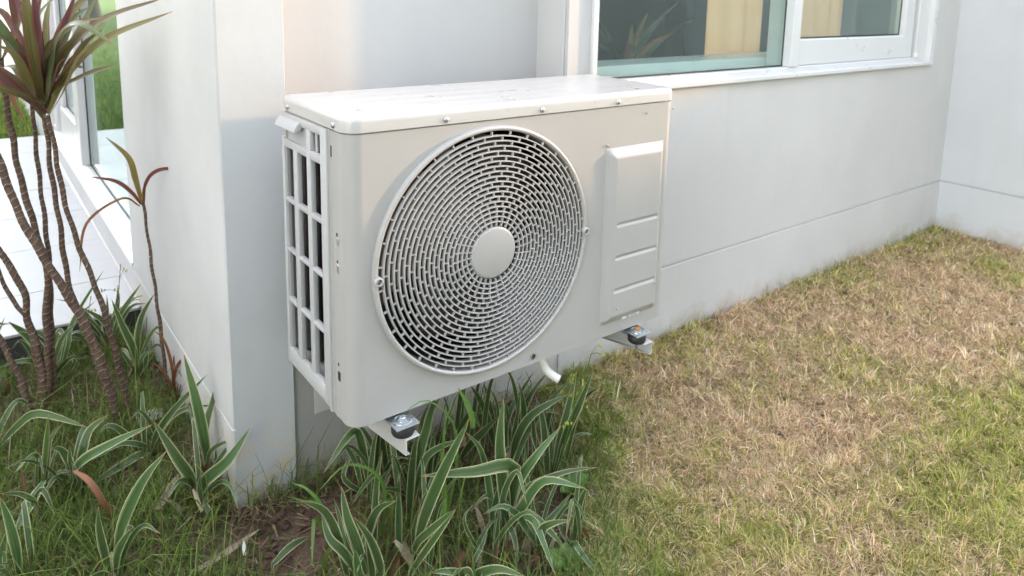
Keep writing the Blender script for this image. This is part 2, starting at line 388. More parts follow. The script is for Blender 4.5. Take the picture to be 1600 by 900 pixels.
# front sliding window
win = empty('window', (1.9, YW, .485)); adopt(win, house)
f = bmesh.new()
y0, y1 = YW-.012, YW+.10
box(f, .8655, .884, y0, y1, .4855, 1.745, .0025)                    # jamb
box(f, 2.80, 2.9295, y0+.02, y1, .4865, 1.744, .003); box(f, 2.895, 2.9325, y0-.003, y0+.03, .484, 1.746, .003)
box(f, .8845, 2.799, y0+.012, y1, .487, .520, .0025)
box(f, .8647, 2.935, y0-.004, y0+.0115, .4835, .500, .0025)           # drip ledge
box(f, 1.822, 1.872, y0+.006, y1-.002, .5203, 1.744, .0025)          # mullion
box(f, .8845, 2.799, y0+.012, y1, 1.70, 1.744, .003)
bmo('frame', f, M['frame'], win)
s = bmesh.new(); ys0, ys1 = YW+.010, YW+.055
box(s, 1.8725, 1.893, ys0, ys1, .5205, 1.70, .002); box(s, 2.685, 2.765, ys0, ys1, .5205, 1.70, .003)
box(s, 1.8932, 2.6848, ys0, ys1, .5205, .617, .004); box(s, 1.8932, 2.6848, ys0, ys1, 1.63, 1.70, .003)
sash = bmo('sash', s, M['frame'], win)
b = bmesh.new(); box(b, 2.778, 2.796, y0+.004, y0+.02, .5205, .540, .002); bmo('stopper', b, M['pvc'], win)
def pane(name, x0, x1, y, z0, z1, mt, par):
    b = bmesh.new(); box(b, x0, x1, y, y+.006, z0, z1); o = bmo(name, b, mt, par)
    b = bmesh.new(); w = .005
    for q in ((x0, x0+w, z0, z1), (x1-w, x1, z0, z1), (x0+w, x1-w, z0, z0+w)): box(b, q[0], q[1], y-.003, y-.0006, q[2], q[3])
    bmo('gasket', b, M['gasket'], par); return o
pane('pane', .8846, 1.8216, YW+.030, .5206, 1.699, M['glass'], win)
pane('pane', 1.8935, 2.6845, YW+.035, .6175, 1.629, M['glass'], sash)
b = bmesh.new(); box(b, .87, 2.92, YW+.102, YW+.25, .470, .548, .003); bmo('window_sill', b, M['frame'], house)
# side sliding window (frame > sash, panes)
win2 = empty('window', (px0, 2.7, -.157)); adopt(win2, house)
f = bmesh.new()
prism(f, [(px0-.004, -.156), (px0-.004, -.146), (-.062, -.118), (-.062, -.095), (.06, -.095), (.06, -.156)], lambda x, z, y: (x, y, z), py1+.001, 4.015)
box(f, -.088, .06, 3.72, 3.85, -.094, 1.88, .004); box(f, -.093, .06, 3.87, 4.0, -.0935, 1.88, .004)
box(f, -.082, .05, 2.765, 2.90, -.0935, 1.88, .004); box(f, -.082, .05, 1.4805, 2.764, 1.80, 1.88, .004)
bmo('frame', f, M['frame'], win2)
s = bmesh.new(); box(s, -.066, .03, 2.9012, 3.719, -.0935, .055, .006); box(s, -.062, .03, 2.9012, 2.955, .056, 1.80, .003); box(s, -.062, .03, 3.62, 3.719, .056, 1.80, .003)
sash2 = bmo('sash', s, M['frame'], win2)
b = bmesh.new(); box(b, -.046, -.040, 1.4805, 2.7645, -.0935, 1.80); bmo('pane', b, M['glass_b'], win2)
b = bmesh.new(); box(b, -.040, -.034, 2.9555, 3.6195, .0555, 1.80); bmo('pane', b, M['glass_b'], sash2)
b = bmesh.new(); box(b, -.0485, -.0462, 2.752, 2.7645, -.0935, 1.80); box(b, -.0485, -.0462, 1.4805, 2.7518, -.0935, -.087); bmo('gasket', b, M['gasket'], win2)
b = bmesh.new(); box(b, -.0425, -.0402, 3.612, 3.6195, .0555, 1.80); box(b, -.0425, -.0402, 2.957, 3.6118, .0555, .062); bmo('gasket', b, M['gasket'], win2)
b = bmesh.new(); box(b, -.096, -.083, 3.73, 3.765, -.0938, -.06, .003); bmo('stopper', b, M['pvc'], win2)

# things seen through the front window; the beige cloths stand in for a reflection
def curtain(name, x0, x1, y, m, label, n, amp):
    bm = bmesh.new(); k = n*12; A = []; B = []; C_ = []; D_ = []
    for i in range(k+1):
        t = i/k; x = x0+(x1-x0)*t; yy = y+amp*math.sin(t*n*2*PI+.6*math.sin(t*9))
        A.append(bm.verts.new((x, yy, .32))); B.append(bm.verts.new((x, yy, 1.72))); C_.append(bm.verts.new((x, yy+.003, .32))); D_.append(bm.verts.new((x, yy+.003, 1.72)))
    for i in range(k):
        bm.faces.new((A[i], A[i+1], B[i+1], B[i])); bm.faces.new((C_[i+1], C_[i], D_[i], D_[i+1])); bm.faces.new((A[i+1], A[i], C_[i], C_[i+1])); bm.faces.new((B[i], B[i+1], D_[i+1], D_[i]))
    bm.faces.new((A[0], B[0], D_[0], C_[0])); bm.faces.new((A[k], C_[k], D_[k], B[k]))
    return tag(bmo(name, bm, m, None, True, 60), label, 'curtain')
YC = .635
curtain('curtain', 1.68, 2.02, YC, M['curtain'], 'added beige cloth behind the large fixed pane, standing in for a reflection in the glass', 3, .006)
curtain('curtain', 2.10, 2.28, YC, M['sheer'], 'pale cream curtain strip hanging behind the centre mullion of the front window', 3, .008)
curtain('curtain', 2.29, 2.62, YC, M['curtain'], 'added beige cloth behind the left part of the sliding sash, standing in for a reflection', 3, .006)
curtain('curtain', 1.02, 1.065, YC-.02, M['room'], 'narrow grey green curtain edge beside the jamb at the window corner nearest the unit', 2, .008)
def poster(x0, x1, z0, z1, fm, label):
    p = empty('wall_picture', ((x0+x1)/2, 3.28, z0), label, 'picture')
    b = bmesh.new(); w = .035
    for q in ((x0, x1, z0, z0+w), (x0, x1, z1-w, z1), (x0, x0+w, z0+w, z1-w), (x1-w, x1, z0+w, z1-w)): box(b, q[0], q[1], 3.265, 3.298, q[2], q[3])
    bmo('picture_frame', b, fm, p)
    b = bmesh.new(); box(b, x0+w, x1-w, 3.28, 3.297, z0+w, z1-w); bmo('picture_print', b, M['poster'], p); return p
def sc(x, z):   # from the y=2.2 plane to the back wall along the line of sight of a person outside
    k = (3.29+1.11)/(2.2+1.11); return (-.482+(x+.482)*k, .772+(z-.772)*k)
a0 = sc(2.97, .62); a1 = sc(3.23, 1.3)
pp = poster(2.98, 3.40, .55, 1.5, M['redframe'], 'red framed poster on the far wall of the room, seen through the front window')
b = bmesh.new(); box(b, 3.2, 3.32, 3.272, 3.279, .66, .80); bmo('picture_badge', b, M['yellow'], pp)
poster(2.98, 3.40, -.05, .42, M['blueframe'], 'blue framed poster on the far wall of the room, below the red one')

# ---------------------------------------------------------------- outdoor unit
W, D, HS, H = .80, .287, .5255, .5565
ac = empty('outdoor_unit', (.4, .14, 0), 'white air conditioner outdoor unit with round fan grille, mounted low on the house wall', 'air conditioner')
CX, CZ, RG = .2865, .2705, .2445
def arcpts(cx, cy, r, a0, a1, n): return [(cx+r*math.cos(R(a0+(a1-a0)*i/n)), cy+r*math.sin(R(a0+(a1-a0)*i/n))) for i in range(n+1)]
rc = .027
bm = bmesh.new()
# front sheet with the round opening
angs = sorted(set([2*PI*k/120 for k in range(120)]+[math.atan2(z-CZ, x-CX) % (2*PI) for x in (rc, W-rc) for z in (0, HS)]))
inner = []; outer = []
for a in angs:
    ca, sa = math.cos(a), math.sin(a); inner.append((CX+.238*ca, 0, CZ+.238*sa)); ts = []
    if ca > 1e-9: ts.append((W-rc-CX)/ca)
    if ca < -1e-9: ts.append((rc-CX)/ca)
    if sa > 1e-9: ts.append((HS-CZ)/sa)
    if sa < -1e-9: ts.append((0-CZ)/sa)
    t = min(ts); outer.append((CX+t*ca, 0, CZ+t*sa))
rings(bm, [[(x, .045, z) for x, y, z in inner], [(x, .002, z) for x, y, z in inner], inner, outer])
for f_ in bm.faces: f_.smooth = False
front_sheet = bm; bm = bmesh.new()
# side wraps
def wrap(pts):
    A = [bm.verts.new((x, y, 0)) for x, y in pts]; B = [bm.verts.new((x, y, HS)) for x, y in pts]
    for i in range(len(pts)-1): bm.faces.new((A[i], A[i+1], B[i+1], B[i]))
wrap([(.006, .092), (0, .09), (0, .060), (-.0015, .058), (-.0015, .055), (0, .053)]+arcpts(rc, rc, rc, 180, 270, 10))
wrap(arcpts(W-rc, rc, rc, 270, 360, 10)+[(W, D), (0, D), (0, D-.006), (.006, D-.006)])
bmesh.ops.remove_doubles(bm, verts=bm.verts[:], dist=1e-5)
box(bm, .0004, .006, .095, D-.004, .5080, HS)
casing = bmo('casing', bm, M['ac'], ac, True, 50)
bmo('front_panel', front_sheet, M['ac'], ac)
bm = bmesh.new()   # base pan
pl = arcpts(rc, rc, rc-.001, 180, 270, 8)+arcpts(W-rc, rc, rc-.001, 270, 360, 8)+[(W-.001, D-.001), (.001, D-.001)]
rings(bm, [[(x, y, .0006) for x, y in pl], [(x, y, .03) for x, y in pl]], True, True, True)
bmo('base_pan', bm, M['ac'], ac)
# slots and holes on the left wrap
for y, z, h, w in ((.064, .488, .020, .006), (.046, .345, .006, .006), (.043, .333, .014, .010), (.043, .283, .016, .010), (.046, .296, .005, .005), (.047, .082, .018, .010), (.049, .104, .006, .005)):
    b = bmesh.new(); box(b, -.0008, .004, y-w/2, y+w/2, z-h/2, z+h/2, .0007); bmo('slot', b, M['dark'] if h > .017 or w < .0065 else M['zinc'], casing)
# lid
bm = bmesh.new(); e = .0025; rr = .012
def lidring(off, z):
    r2 = max(rc+off, .004)
    p = arcpts(rc, rc, r2, 180, 270, 10)+arcpts(W-rc, rc, r2, 270, 360, 10)+arcpts(W-.012, D-.004, .012+off, 0, 90, 5)+arcpts(.012, D-.004, .012+off, 90, 180, 5)
    return [(x, y, z) for x, y in p]
L = [lidring(-.006, HS-.003), lidring(-.006, HS+.0022), lidring(e-.0006, HS+.0022), lidring(e, HS+.0028), lidring(e, H-rr)]
for i in range(1, 7): a = R(15*i); L.append(lidring(e-rr*(1-math.cos(a)), H-rr+rr*math.sin(a)))
rings(bm, L, True, True, False)
# top sheet with shallow pressed ridges running lengthwise
x0, x1, yA, yB = .0145, W-.0145, .0145, D-.007
top = [lidring(e-rr, H)]
V = [bm.verts.new(p) for p in top[0]]; bm.faces.new(V)
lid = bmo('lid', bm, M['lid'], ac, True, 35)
bm = bmesh.new()
for yy, ww in ((.055, .030), (.112, .034), (.172, .034), (.232, .030)):
    P = [(-ww/2, 0), (-ww/2+.008, .0016), (ww/2-.008, .0016), (ww/2, 0)]
    for (a, b_) in ((.05, .75),):
        A = [bm.verts.new((a-.0 if abs(q[1]) < 1e-6 else a+.012, yy+q[0], H-.0004+q[1])) for q in P]; B = [bm.verts.new((b_ if abs(q[1]) < 1e-6 else b_-.012, yy+q[0], H-.0004+q[1])) for q in P]
        for i in range(3): bm.faces.new((A[i], A[i+1], B[i+1], B[i]))
        bm.faces.new(A); bm.faces.new(B[::-1])
bmo('pressed_rib', bm, M['lid'], lid, True, 60)
def screw(pos, axis, par, r=.0055, m=None):
    b = bmesh.new(); P = [(r, 0), (r, .0012), (r*.8, .0030), (r*.4, .0040)]
    L = []
    for q, hh in P:
        L.append([(pos[0]+(-hh if axis == 'x' else q*math.cos(k*PI/6)), pos[1]+(q*math.cos(k*PI/6) if axis == 'x' else -hh), pos[2]+q*math.sin(k*PI/6)) for k in range(12)])
    rings(b, L, True, False, True)
    return bmo('screw', b, m or M['screw'], par, True, 60)
for x in (.186, .405, .613): screw((x, -e, .5365), 'y', lid)
for y in (.264, .047): screw((-e, y, .5365), 'x', lid)
for x, z in ((.705, .505), (.79, .508), (.588, .444)): screw((x, -.0002, z), 'y', casing, .0022, M['ac'])
b = bmesh.new(); lathe_y(b, .401, .0165, [(.0075, -.0002), (.0075, -.0016), (.005, -.0020), (.0045, .001)], 20); bmo('grommet', b, M['zinc'], casing, True)
b = bmesh.new(); lathe_y(b, .401, .0165, [(.0046, -.0006), (.001, -.0006)], 12); bmo('grommet_hole', b, M['dark'], casing)
# service cover: one pressed sheet (height field)
bm = bmesh.new(); X0, X1, Z0, Z1 = .585, .768, .028, .437
nx, nz = 100, 210; grid = []
def sst(a, b, x): t = min(1, max(0, (x-a)/(b-a))); return t*t*(3-2*t)
for j in range(nz+1):
    row = []
    for i in range(nx+1):
        x = X0+(X1-X0)*i/nx; z = Z0+(Z1-Z0)*j/nz
        qx = abs(x-(X0+X1)/2)-((X1-X0)/2-.016); qz = abs(z-(Z0+Z1)/2)-((Z1-Z0)/2-.016)
        dd = math.hypot(max(qx, 0), max(qz, 0))+min(max(qx, qz), 0)-.016
        h = .0135*sst(0.0, .024, -dd)
        for zc in (.263, .187, .110):
            qx = abs(x-.681)-.062; qz = abs(z-zc)-.0005; d2 = math.hypot(max(qx, 0), max(qz, 0))
            h -= .0034*(1-sst(.0005, .0055, d2))
        row.append(bm.verts.new((x, .0015 if i in (0, nx) or j in (0, nz) else -.0006-h, z)))
    grid.append(row)
for j in range(nz):
    for i in range(nx): bm.faces.new((grid[j][i], grid[j][i+1], grid[j+1][i+1], grid[j+1][i]))
cover = bmo('service_cover', bm, M['ac'], ac, True, 60)
for x, z in ((.626, .068), (.748, .100), (.592, .442)): screw((x, -.0142 if z < .4 else -.0006, z), 'y', cover, .0022, M['ac'])
b = bmesh.new(); box(b, .655, .712, -.0032, -.0012, .0285, .0375, .0006); bmo('sticker', b, M['sticker'], cover)
b = bmesh.new(); box(b, .668, .677, -.0036, -.0030, .030, .036); box(b, .684, .702, -.0036, -.0030, .0305, .0335); bmo('sticker_mark', b, M['zinc'], cover)
# fan grille
gr = empty('fan_grille', (CX, 0, CZ)); adopt(gr, ac)
bm = bmesh.new()
lathe_y(bm, CX, CZ, [(RG+.001, .001), (RG+.0005, -.005), (RG-.0012, -.0080), (RG-.004, -.0092), (RG-.0066, -.0085), (RG-.0084, -.006), (RG-.0086, .022), (RG-.0055, .022), (RG-.0053, .001)], 128, True)
bmo('rim', bm, M['plastic'], gr, True, 60)
NR = 18; r_in, r_out = .0515, RG-.0086
rad = [r_in+(r_out-r_in)*(k+1)/(NR+1) for k in range(NR)]
def yf(r): return -.0065-.0095*(1-(r/RG)**2)
for r in rad:
    b = bmesh.new(); y = yf(r); lathe_y(b, CX, CZ, [(r-.0013, y+.0004), (r-.0008, y-.0003), (r+.0008, y-.0003), (r+.0013, y+.0004), (r+.0014, y+.0085), (r-.0006, y+.0085)], 112, True)
    bmo('ring', b, M['plastic'], gr, True, 40)
bm = bmesh.new(); edges = [r_in]+rad+[r_out]
tw = 0.
for k in range(NR+1):
    ra, rb = edges[k], edges[k+1]; rm = (ra+rb)/2; y = yf(rm)
    n = 30 if k < 4 else 34; off = (.010*k if k < 4 else .5*(k % 2)*2*PI/n+.016*k)
    for i in range(n):
        a = 2*PI*i/n+off; ca, sa = math.cos(a), math.sin(a); w = .0011
        q = [(ra+.0004, -w), (rb-.0004, -w), (rb-.0004, w), (ra+.0004, w)]
        A = [bm.verts.new((CX+p*ca-s_*sa, y+.0006, CZ+p*sa+s_*ca)) for p, s_ in q]; B = [bm.verts.new((CX+p*ca-s_*sa, y+.0060, CZ+p*sa+s_*ca)) for p, s_ in q]
        bm.faces.new(A); bm.faces.new(B[::-1])
        for m_ in (0, 2): bm.faces.new((A[m_], A[m_+1], B[m_+1], B[m_]))
tag(bmo('spokes', bm, M['plastic'], gr), kind='stuff')
bm = bmesh.new(); lathe_y(bm, CX, CZ, [(.0005, -.0165), (.046, -.0165), (.0495, -.0155), (.0515, -.013), (.0515, .004), (.0005, .004)], 72); bmo('hub', bm, M['ac'], gr, True, 50)
for x, z in ((CX-RG+.0075, CZ-.004), (CX+RG-.0045, CZ-.004)):
    b = bmesh.new(); lathe_y(b, x, z, [(.0082, .0), (.0082, -.0135), (.0072, -.0145), (.0056, -.0145), (.0052, -.0135), (.0052, -.006), (.0005, -.006)], 24); lug = bmo('screw_lug', b, M['plastic'], gr, True, 50)
    b = bmesh.new(); lathe_y(b, x, z, [(.0042, -.0061), (.0042, -.0085), (.0005, -.009)], 14); bmo('screw', b, M['screw'], lug)
# chamber, fan and motor behind the grille
bm = bmesh.new(); lathe_y(bm, CX, CZ, [(.241, .046), (.236, .08), (.236, .20), (.0005, .20)], 64); bmo('fan_shroud', bm, M['dark'], ac)
fan = empty('fan', (CX, .1, CZ)); adopt(fan, ac)
bm = bmesh.new(); lathe_y(bm, CX, CZ, [(.0005, .060), (.05, .064), (.055, .075), (.055, .13), (.0005, .13)], 32); bmo('fan_hub', bm, M['fan'], fan, True, 50)
for k in range(3):
    b = bmesh.new(); g = []
    for i in range(13):
        row = []
        for j in range(7):
            r = .05+.165*j/6; a = k*2*PI/3+.45+(i/12-.5)*1.45+.35*(j/6); yy = .105-.05*(i/12-.5)-.012*math.sin(PI*i/12)
            row.append((CX+r*math.cos(a), yy, CZ+r*math.sin(a)))
        g.append(row)
    Vf = [[b.verts.new(p) for p in row] for row in g]; Vb = [[b.verts.new((p[0], p[1]+.004, p[2])) for p in row] for row in g]
    for i in range(12):
        for j in range(6): b.faces.new((Vf[i][j], Vf[i+1][j], Vf[i+1][j+1], Vf[i][j+1])); b.faces.new((Vb[i][j+1], Vb[i+1][j+1], Vb[i+1][j], Vb[i][j]))
    for i in range(12): b.faces.new((Vf[i+1][6], Vb[i+1][6], Vb[i][6], Vf[i][6])); b.faces.new((Vf[i][0], Vb[i][0], Vb[i+1][0], Vf[i+1][0]))
    for j in range(6): b.faces.new((Vf[0][j], Vb[0][j], Vb[0][j+1], Vf[0][j+1])); b.faces.new((Vf[12][j+1], Vb[12][j+1], Vb[12][j], Vf[12][j]))
    bmo('fan_blade', b, M['fan'], fan, True, 50)
bm = bmesh.new(); box(bm, CX-.02, CX+.02, .16, .185, .03, HS-.01, .004); bmo('motor_bracket', bm, M['coil'], ac)
# inner wall and coil seen through the side grille
bm = bmesh.new(); box(bm, .034, .040, .02, D-.008, .031, HS-.005); bmo('inner_wall', bm, M['dark'], ac)
bm = bmesh.new()
for k in range(62): box(bm, .0095, .0335, .095, .128, .036+k*.0078, .0375+k*.0078)
tag(bmo('coil_fins', bm, M['coil'], ac), kind='stuff')
for y, zz in ((.205, .0), (.262, .0)):
    b = bmesh.new(); tube(b, [(.028, y, .035), (.028, y+.006, .2), (.028, y-.004, .36), (.028, y, .51)], .007, 10); bmo('coil_pipe', b, M['dark'], ac, True)
b = bmesh.new(); box(b, .018, .030, .222, .240, .05, .14, .003); bmo('cable_clip', b, mat('teal_wire', (.02, .07, .11), .5), ac)
# side grille
bm = bmesh.new()
gx0, gx1 = -.0042, .0068
yb, yf_, zb, zt = .078, .2985, .004, .5240
cols = [(.1060, .1520), (.1720, .2190), (.2400, .2840)]
rws = [(.0395, .1385), (.1480, .2450), (.2530, .3470), (.3570, .4560)]
zs = [zb]+[v for r_ in rws for v in r_]+[zt]
ysl = [yb]+[v for c_ in cols for v in c_]+[yf_]
def bar(y0, y1, z0, z1, xo=0): box(bm, gx0+xo, gx1, y0, y1, z0, z1, .0022, 2)
bar(ysl[0], ysl[1]-.0, zb, zt); bar(ysl[-2], ysl[-1], zb, .4765)
bar(cols[0][1], cols[1][0], zb+.002, zt-.002, .0006); bar(cols[1][1], cols[2][0], zb+.002, .4700, .0006)
bar(ysl[0]+.0015, ysl[-1]-.001, zb+.001, rws[0][0], .0003)
for k in range(3): bar(ysl[0]+.003, ysl[-1]-.002, rws[k][1], rws[k+1][0], .0009)
bar(ysl[0]+.003, ysl[-1]-.002, rws[3][1], .4720, .0009)
bar(ysl[0]+.002, ysl[-1]-.001, .5085, zt-.0008, .0003)
bmo('side_grille', bm, M['sidepl'], ac, True, 40)
b = bmesh.new(); box(b, .0025, .0052, .1722, .2980, .4722, .5083); bmo('handle_recess', b, M['sidepl'], ac)
b = bmesh.new(); prism(b, [(-.0075, .5165), (-.0165, .503), (-.0172, .498), (-.004, .502), (.000, .5165)], lambda x, z, y: (x, y, z), .192, .2975)
bmesh.ops.bevel(b, geom=b.edges[:], offset=.0015, segments=2, affect='EDGES'); bmo('handle', b, M['sidepl'], ac, True, 40)
b = bmesh.new(); box(b, .004, .0066, .136, .146, .4725, .508); bmo('grille_tab', b, M['sidepl'], ac)
b = bmesh.new(); lathe_z(b, .002, .083, [(.004, -.004), (.005, -.002), (.005, .004)], 12); bmo('grille_clip', b, M['sidepl'], ac)
# galvanised feet of the unit and the brackets below
def foot(x0, bolt_m):
    ft = empty('mounting_foot', (x0, 0, -.01)); adopt(ft, ac)
    w = .047
    b = bmesh.new(); box(b, x0, x0+w, -.034, .050, -.0125, -.0090, .0016, 2); box(b, x0+.004, x0+w-.004, .025, .26, -.0089, -.0005, .002)
    bmo('foot_plate', b, M['zinc'], ft, True, 40)
    cx, cy = x0+w/2, -.010; q = .0086
    b = bmesh.new(); lathe_z(b, cx, cy, [(.0175, -.0092), (.017, -.0076), (.0145, -.0068), (.014, -.0082), (.0095, -.0082), (.009, -.0066), (.004, -.0052)], 28); bmo('washer', b, M['zinc'], ft, True, 35)
    b = bmesh.new(); lathe_z(b, cx, cy, [(.0070, -.0066), (.0070, -.0028), (.0054, -.0016)], 6); bmo('bolt', b, bolt_m, ft)
    for dx, dy in ((-.017, -.005), (.017, -.003), (-.012, -.019), (.015, -.018)):
        b = bmesh.new(); lathe_z(b, cx+dx, cy+dy, [(.0024, -.0094), (.0022, -.0086)], 10); bmo('foot_hole', b, M['dark'] if dy > -.01 else M['screw'], ft)
    return ft
def bracket(x0, sgn, y_back, label, cx):
    """cantilever channel, deeper towards the wall; sgn = side to which its flanges point"""
    br = empty('wall_bracket', (x0, y_back, -.08), label, 'bracket', 'brackets carrying the outdoor unit')
    b = bmesh.new(); tt = .0024; h1, w = -.0345, .029
    def prof(h0): return [(0, h1), (w, h1), (w, h1-tt), (tt, h1-tt), (tt, h0+tt), (.009, h0+tt), (.009, h0), (0, h0)]
    yf_ = -.0325; yb_ = y_back-.002
    rings(b, [[(x0+sgn*p, y, z) for p, z in prof(-.066-.155*(y-yf_))] for y in (yf_, yb_)], True, True, True)
    bmesh.ops.bevel(b, geom=b.edges[:], offset=.0006, segments=1, affect='EDGES')
    bmo('bracket_arm', b, M['bracket'], br)
    b = bmesh.new(); xa, xb = sorted((x0-sgn*.003, x0+sgn*.045)); box(b, xa, xb, y_back-.0015, y_back+.012, -.20, -.0345, .001); bmo('bracket_upright', b, M['bracket'], br)
    b = bmesh.new(); lathe_z(b, cx, -.010, [(.019, -.0343), (.0215, -.030), (.0215, -.020), (.0185, -.0155), (.0175, -.0127)], 28); bmo('rubber_pad', b, M['rubber'], br, True, 50)
    b = bmesh.new(); lathe_z(b, cx, -.010, [(.0032, -.052), (.0035, -.051), (.0035, -.0368)], 10); bmo('bolt', b, M['screw'], br, True)
    b = bmesh.new(); lathe_z(b, cx, -.010, [(.0065, -.0435), (.0065, -.0372)], 6); bmo('nut', b, M['screw'], br)
foot(.070, M['zinc']); foot(.677, M['rust'])
bracket(.0880, 1, YW+.028, 'pale steel wall bracket under the outdoor unit at its corner nearest the pillar', .0945)
bracket(.7310, -1, YW, 'steel wall bracket with a rusty bolt under the outdoor unit near the brown lawn', .7005)
# drain pipe
bm = bmesh.new(); P = catmull([(.455, .040, .004), (.455, .040, -.016), (.457, .039, -.030), (.465, .032, -.050), (.476, .020, -.063), (.484, .012, -.069)], 6)
tube(bm, P, .0092, 16, False); tube(bm, P[::-1], .0074, 16, False)
for Pq in (P[-1],):
    pass
dp = empty('drain_pipe', (.455, .04, 0), 'short white plastic drain elbow hanging under the middle of the outdoor unit', 'pipe')
o = bmo('elbow', bm, M['pvc'], dp, True, 60)
b = bmesh.new(); T = P[-1]-P[-2]; T /= np.linalg.norm(T)
tube(b, [P[-1]-T*.001, P[-1], P[-1]+T*.0001, P[-1]-T*.0009], [.0093, .0093, .0073, .0073], 16, False); bmo('pipe_lip', b, M['pvc'], dp)


# ---------------------------------------------------------------- plants
def leaf_mesh(ctrl, w, fold=.22, roll=0., face=(-.45, -.62, .64), nseg=14, base=.5, peak=.42, wav=.0, blunt=0.):
    P = catmull(ctrl, max(3, nseg//(len(ctrl)-1))); n = len(P)
    s = np.concatenate([[0], np.cumsum(np.linalg.norm(np.diff(P, axis=0), axis=1))]); s /= s[-1]
    T = np.gradient(P, axis=0); T /= np.linalg.norm(T, axis=1)[:, None]
    N0 = np.array(face, float); N0 /= np.linalg.norm(N0); U = [-1, -.55, 0, .55, 1]
    vs_ = []; fs = []; uvs = []
    for i in range(n):
        S = np.cross(T[i], N0); S /= max(1e-6, np.linalg.norm(S)); Nn = np.cross(S, T[i])
        a = roll*(1-.6*s[i])+wav*math.sin(7*s[i]); S2 = S*math.cos(a)+Nn*math.sin(a); N2 = Nn*math.cos(a)-S*math.sin(a)
        t = s[i]; k = (base+(1-base)*math.sin(PI/2*min(1, t/peak))) if t < peak else max(.02, (1-((t-peak)/(1-peak))**2.1))**(.9)
        if blunt: k = max(k, .5 if t < .97 else .3)
        hw = w*.5*k
        for u in U: vs_.append(P[i]+S2*u*hw-N2*fold*hw*(1-abs(u))); uvs.append((.5+.5*u, t))
    for i in range(n-1):
        for j in range(4): a = i*5+j; fs.append((a, a+1, a+6, a+5))
    me = bpy.data.meshes.new('leaf'); me.from_pydata([tuple(v) for v in vs_], [], fs)
    uv = me.uv_layers.new(name='UVMap')
    for p in me.polygons:
        p.use_smooth = True
        for li in p.loop_indices: uv.data[li].uv = uvs[me.loops[li].vertex_index]
    return me
def leaf(name, ctrl, w, m, par, **k):
    return link(name, leaf_mesh(ctrl, w, **k), m, par)
rj = lambda a: random.uniform(-a, a)
